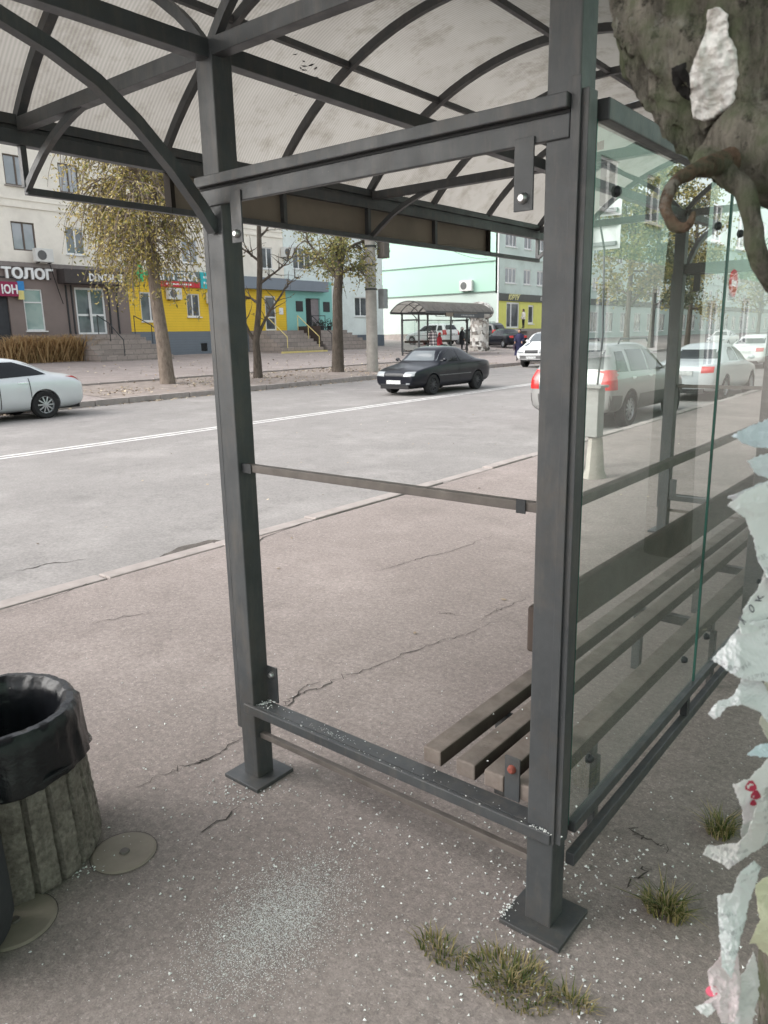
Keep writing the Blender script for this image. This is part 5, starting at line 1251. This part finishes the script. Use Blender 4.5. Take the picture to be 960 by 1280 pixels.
# ------------------------------------------------------------------ glass fragments and weeds
SHARD=mat('crumbled_glass',(.68,.70,.69),.12,.25,60,0,60,0,.8)
mb=MB()
def shard(x,y,z,s,rng):
    M=Matrix.Rotation(rng.uniform(0,6.28),3,'Z')@Matrix.Rotation(rng.uniform(0,1),3,'X'); k=[V((rng.uniform(.6,1.2)*a,rng.uniform(.6,1.2)*b,rng.uniform(.4,.9)*c))*s for a,b,c in ((1,0,0),(-.6,.8,0),(-.5,-.8,0),(0,0,1),(0,0,-.6))]
    k=[M@p+V((x,y,z+s*.5)) for p in k]; mb.add(k,[(0,1,3),(1,2,3),(2,0,3),(1,0,4),(2,1,4),(0,2,4)])
rg=random.Random(11)
def in_shelter_block(x,y): return False
for i in range(1500):
    x=rg.gauss(-.45,.75); y=rg.gauss(-.08,.42)
    shard(x,y,.001,rg.choice([.0015,.002,.0025,.0028,.0035,.0045,.006]),rg)
for px,py,n_,sp in ((690,1090,120,.10),(330,985,60,.09),(300,990,50,.06),(700,1200,110,.14),(640,1150,70,.06),(600,1220,60,.09),(480,1060,60,.15),(760,1080,40,.15),(270,1105,50,.15),(130,1075,20,.05),(110,1090,16,.03)):
    p=on(px,py,2,0)
    for i in range(n_): shard(rg.gauss(p.x,sp),rg.gauss(p.y,sp),.001,rg.choice([.0025,.003,.004,.005,.0065]),rg)
p=on(345,1150,2,0)
for i in range(13000):
    a=rg.gauss(0,1); b_=rg.gauss(0,1); shard(p.x+a*.085,p.y+b_*.13-.02*a,.0,rg.choice([.0009,.0012,.0016,.002]),rg)
p=on(250,1230,2,0)
for i in range(700): shard(rg.gauss(p.x,.28),rg.gauss(p.y,.16),.0,rg.choice([.0008,.001,.0014]),rg)
for i in range(45):
    shard(rg.uniform(-1.14,-.08),rg.uniform(.006,.055),.300,rg.choice([.0015,.002,.003]),rg)
for i in range(60): shard(rg.gauss(-.04,.02) if rg.random()<.8 else rg.uniform(-1.15,-.05),rg.uniform(-.013,-.001),.303,rg.choice([.002,.003,.004]),rg)
for i in range(40): shard(rg.gauss(-1.12,.02),rg.uniform(.01,.06),.300,rg.choice([.003,.004,.006]),rg)
for i in range(60): shard(rg.gauss(-.78,.05),rg.uniform(.015,.035),.300,rg.choice([.0015,.002]),rg)
for i in range(40): shard(-.122+rg.gauss(0,.008),rg.uniform(-.045,.03) ,.014,rg.choice([.003,.005]),rg)
for i in range(14): shard(rg.uniform(-.4,-.12),rg.uniform(.1,.5),.356,.004,rg)
for i in range(60): shard(rg.uniform(.03,.5),rg.uniform(.0,1.6),.001,rg.choice([.003,.004,.005]),rg)
for i in range(420):
    y=rg.uniform(.2,4.5); x=rg.uniform(-3.6,.3); shard(x,y,.001,rg.choice([.0015,.002,.003]),rg)
tag(mb.build('glass_fragments',SHARD,smooth='leaf'),'crumbs of shattered safety glass strewn under the broken pane','broken glass',kind='stuff')
def weed(px,py,r,n_,hh,lb,stretch=(1,1)):
    p=on(px,py,2,0); m=MB()
    for i in range(n_):
        a=rg.uniform(0,6.28); d=rg.random()**.7*r; b=V((p.x+math.cos(a)*d*stretch[0],p.y+math.sin(a)*d*stretch[1],0)); l=hh*rg.uniform(.4,1.1)
        o_=V((math.cos(a)+rg.gauss(0,.7),math.sin(a)+rg.gauss(0,.7),0))*.6; s=V((-o_.y,o_.x,0)).normalized()*rg.uniform(.0012,.0024)
        p1=b+V((o_.x*.4,o_.y*.4,1))*l*.6; p2=b+V((o_.x*1.1,o_.y*1.1,.95))*l
        m.add([b-s,b+s,p1+s*.8,p1-s*.8,p2],[(0,1,2,3),(3,2,4)])
    single('weed_tuft',lb,'weed',m,GRASS,(p.x,p.y,0),'weeds growing from the cracked pavement',smooth='leaf')
weed(900,1042,.040,190,.07,'small round weed tuft nearest the tree with the paper notices')
weed(832,1142,.055,240,.07,'dry weed tuft in the crack right of the shelter foot',(1.1,.7))
weed(640,1228,.10,620,.027,'largest low green weed patch below the shelter foot',(1.2,.8))
weed(552,1190,.07,170,.035,'sparse brownish weed patch left of the large green one',(1.2,.6))
weed(715,1255,.05,90,.035,'sparse weed sprigs at the right end of the large green patch',(1.2,.6))

# ------------------------------------------------------------------ camera, light, world
cd=bpy.data.cameras.new('Camera'); co=bpy.data.objects.new('Camera',cd); COL.objects.link(co)
M=Matrix((CR,CU,-CW)).transposed().to_4x4(); M.translation=CAM; co.matrix_world=M
cd.sensor_fit='HORIZONTAL'; cd.sensor_width=36; cd.lens=F*36/960; cd.clip_start=.05; cd.clip_end=2000
cd.dof.use_dof=True; cd.dof.focus_distance=3.2; cd.dof.aperture_fstop=15
sc.camera=co
w=bpy.data.worlds.new('World'); sc.world=w; w.use_nodes=True; nt=w.node_tree; bg=nt.nodes['Background']
sky=nt.nodes.new('ShaderNodeTexSky'); sky.sky_type='NISHITA'; sky.sun_disc=False
SE,SA=R(38),R(218)
sky.sun_elevation=SE; sky.sun_rotation=SA; sky.dust_density=4; sky.air_density=1.2; sky.ozone_density=1
hs=nt.nodes.new('ShaderNodeHueSaturation'); hs.inputs['Saturation'].default_value=.22; nt.links.new(sky.outputs[0],hs.inputs['Color']); nt.links.new(hs.outputs[0],bg.inputs['Color'])
bg.inputs['Strength'].default_value=.15
sl=bpy.data.lights.new('Sun','SUN'); sl.energy=.8; sl.angle=R(70); sl.color=(1,.965,.92); so=bpy.data.objects.new('Sun',sl); COL.objects.link(so)
d=V((math.sin(SA)*math.cos(SE),math.cos(SA)*math.cos(SE),math.sin(SE)))
so.rotation_euler=d.to_track_quat('Z','Y').to_euler()
vs_=sc.view_settings; vs_.view_transform='Standard'; vs_.look='None'; vs_.gamma=1; vs_.use_curve_mapping=False; vs_.exposure=EXPO
sc.cycles.max_bounces=8; sc.cycles.transparent_max_bounces=16; sc.cycles.use_denoising=True
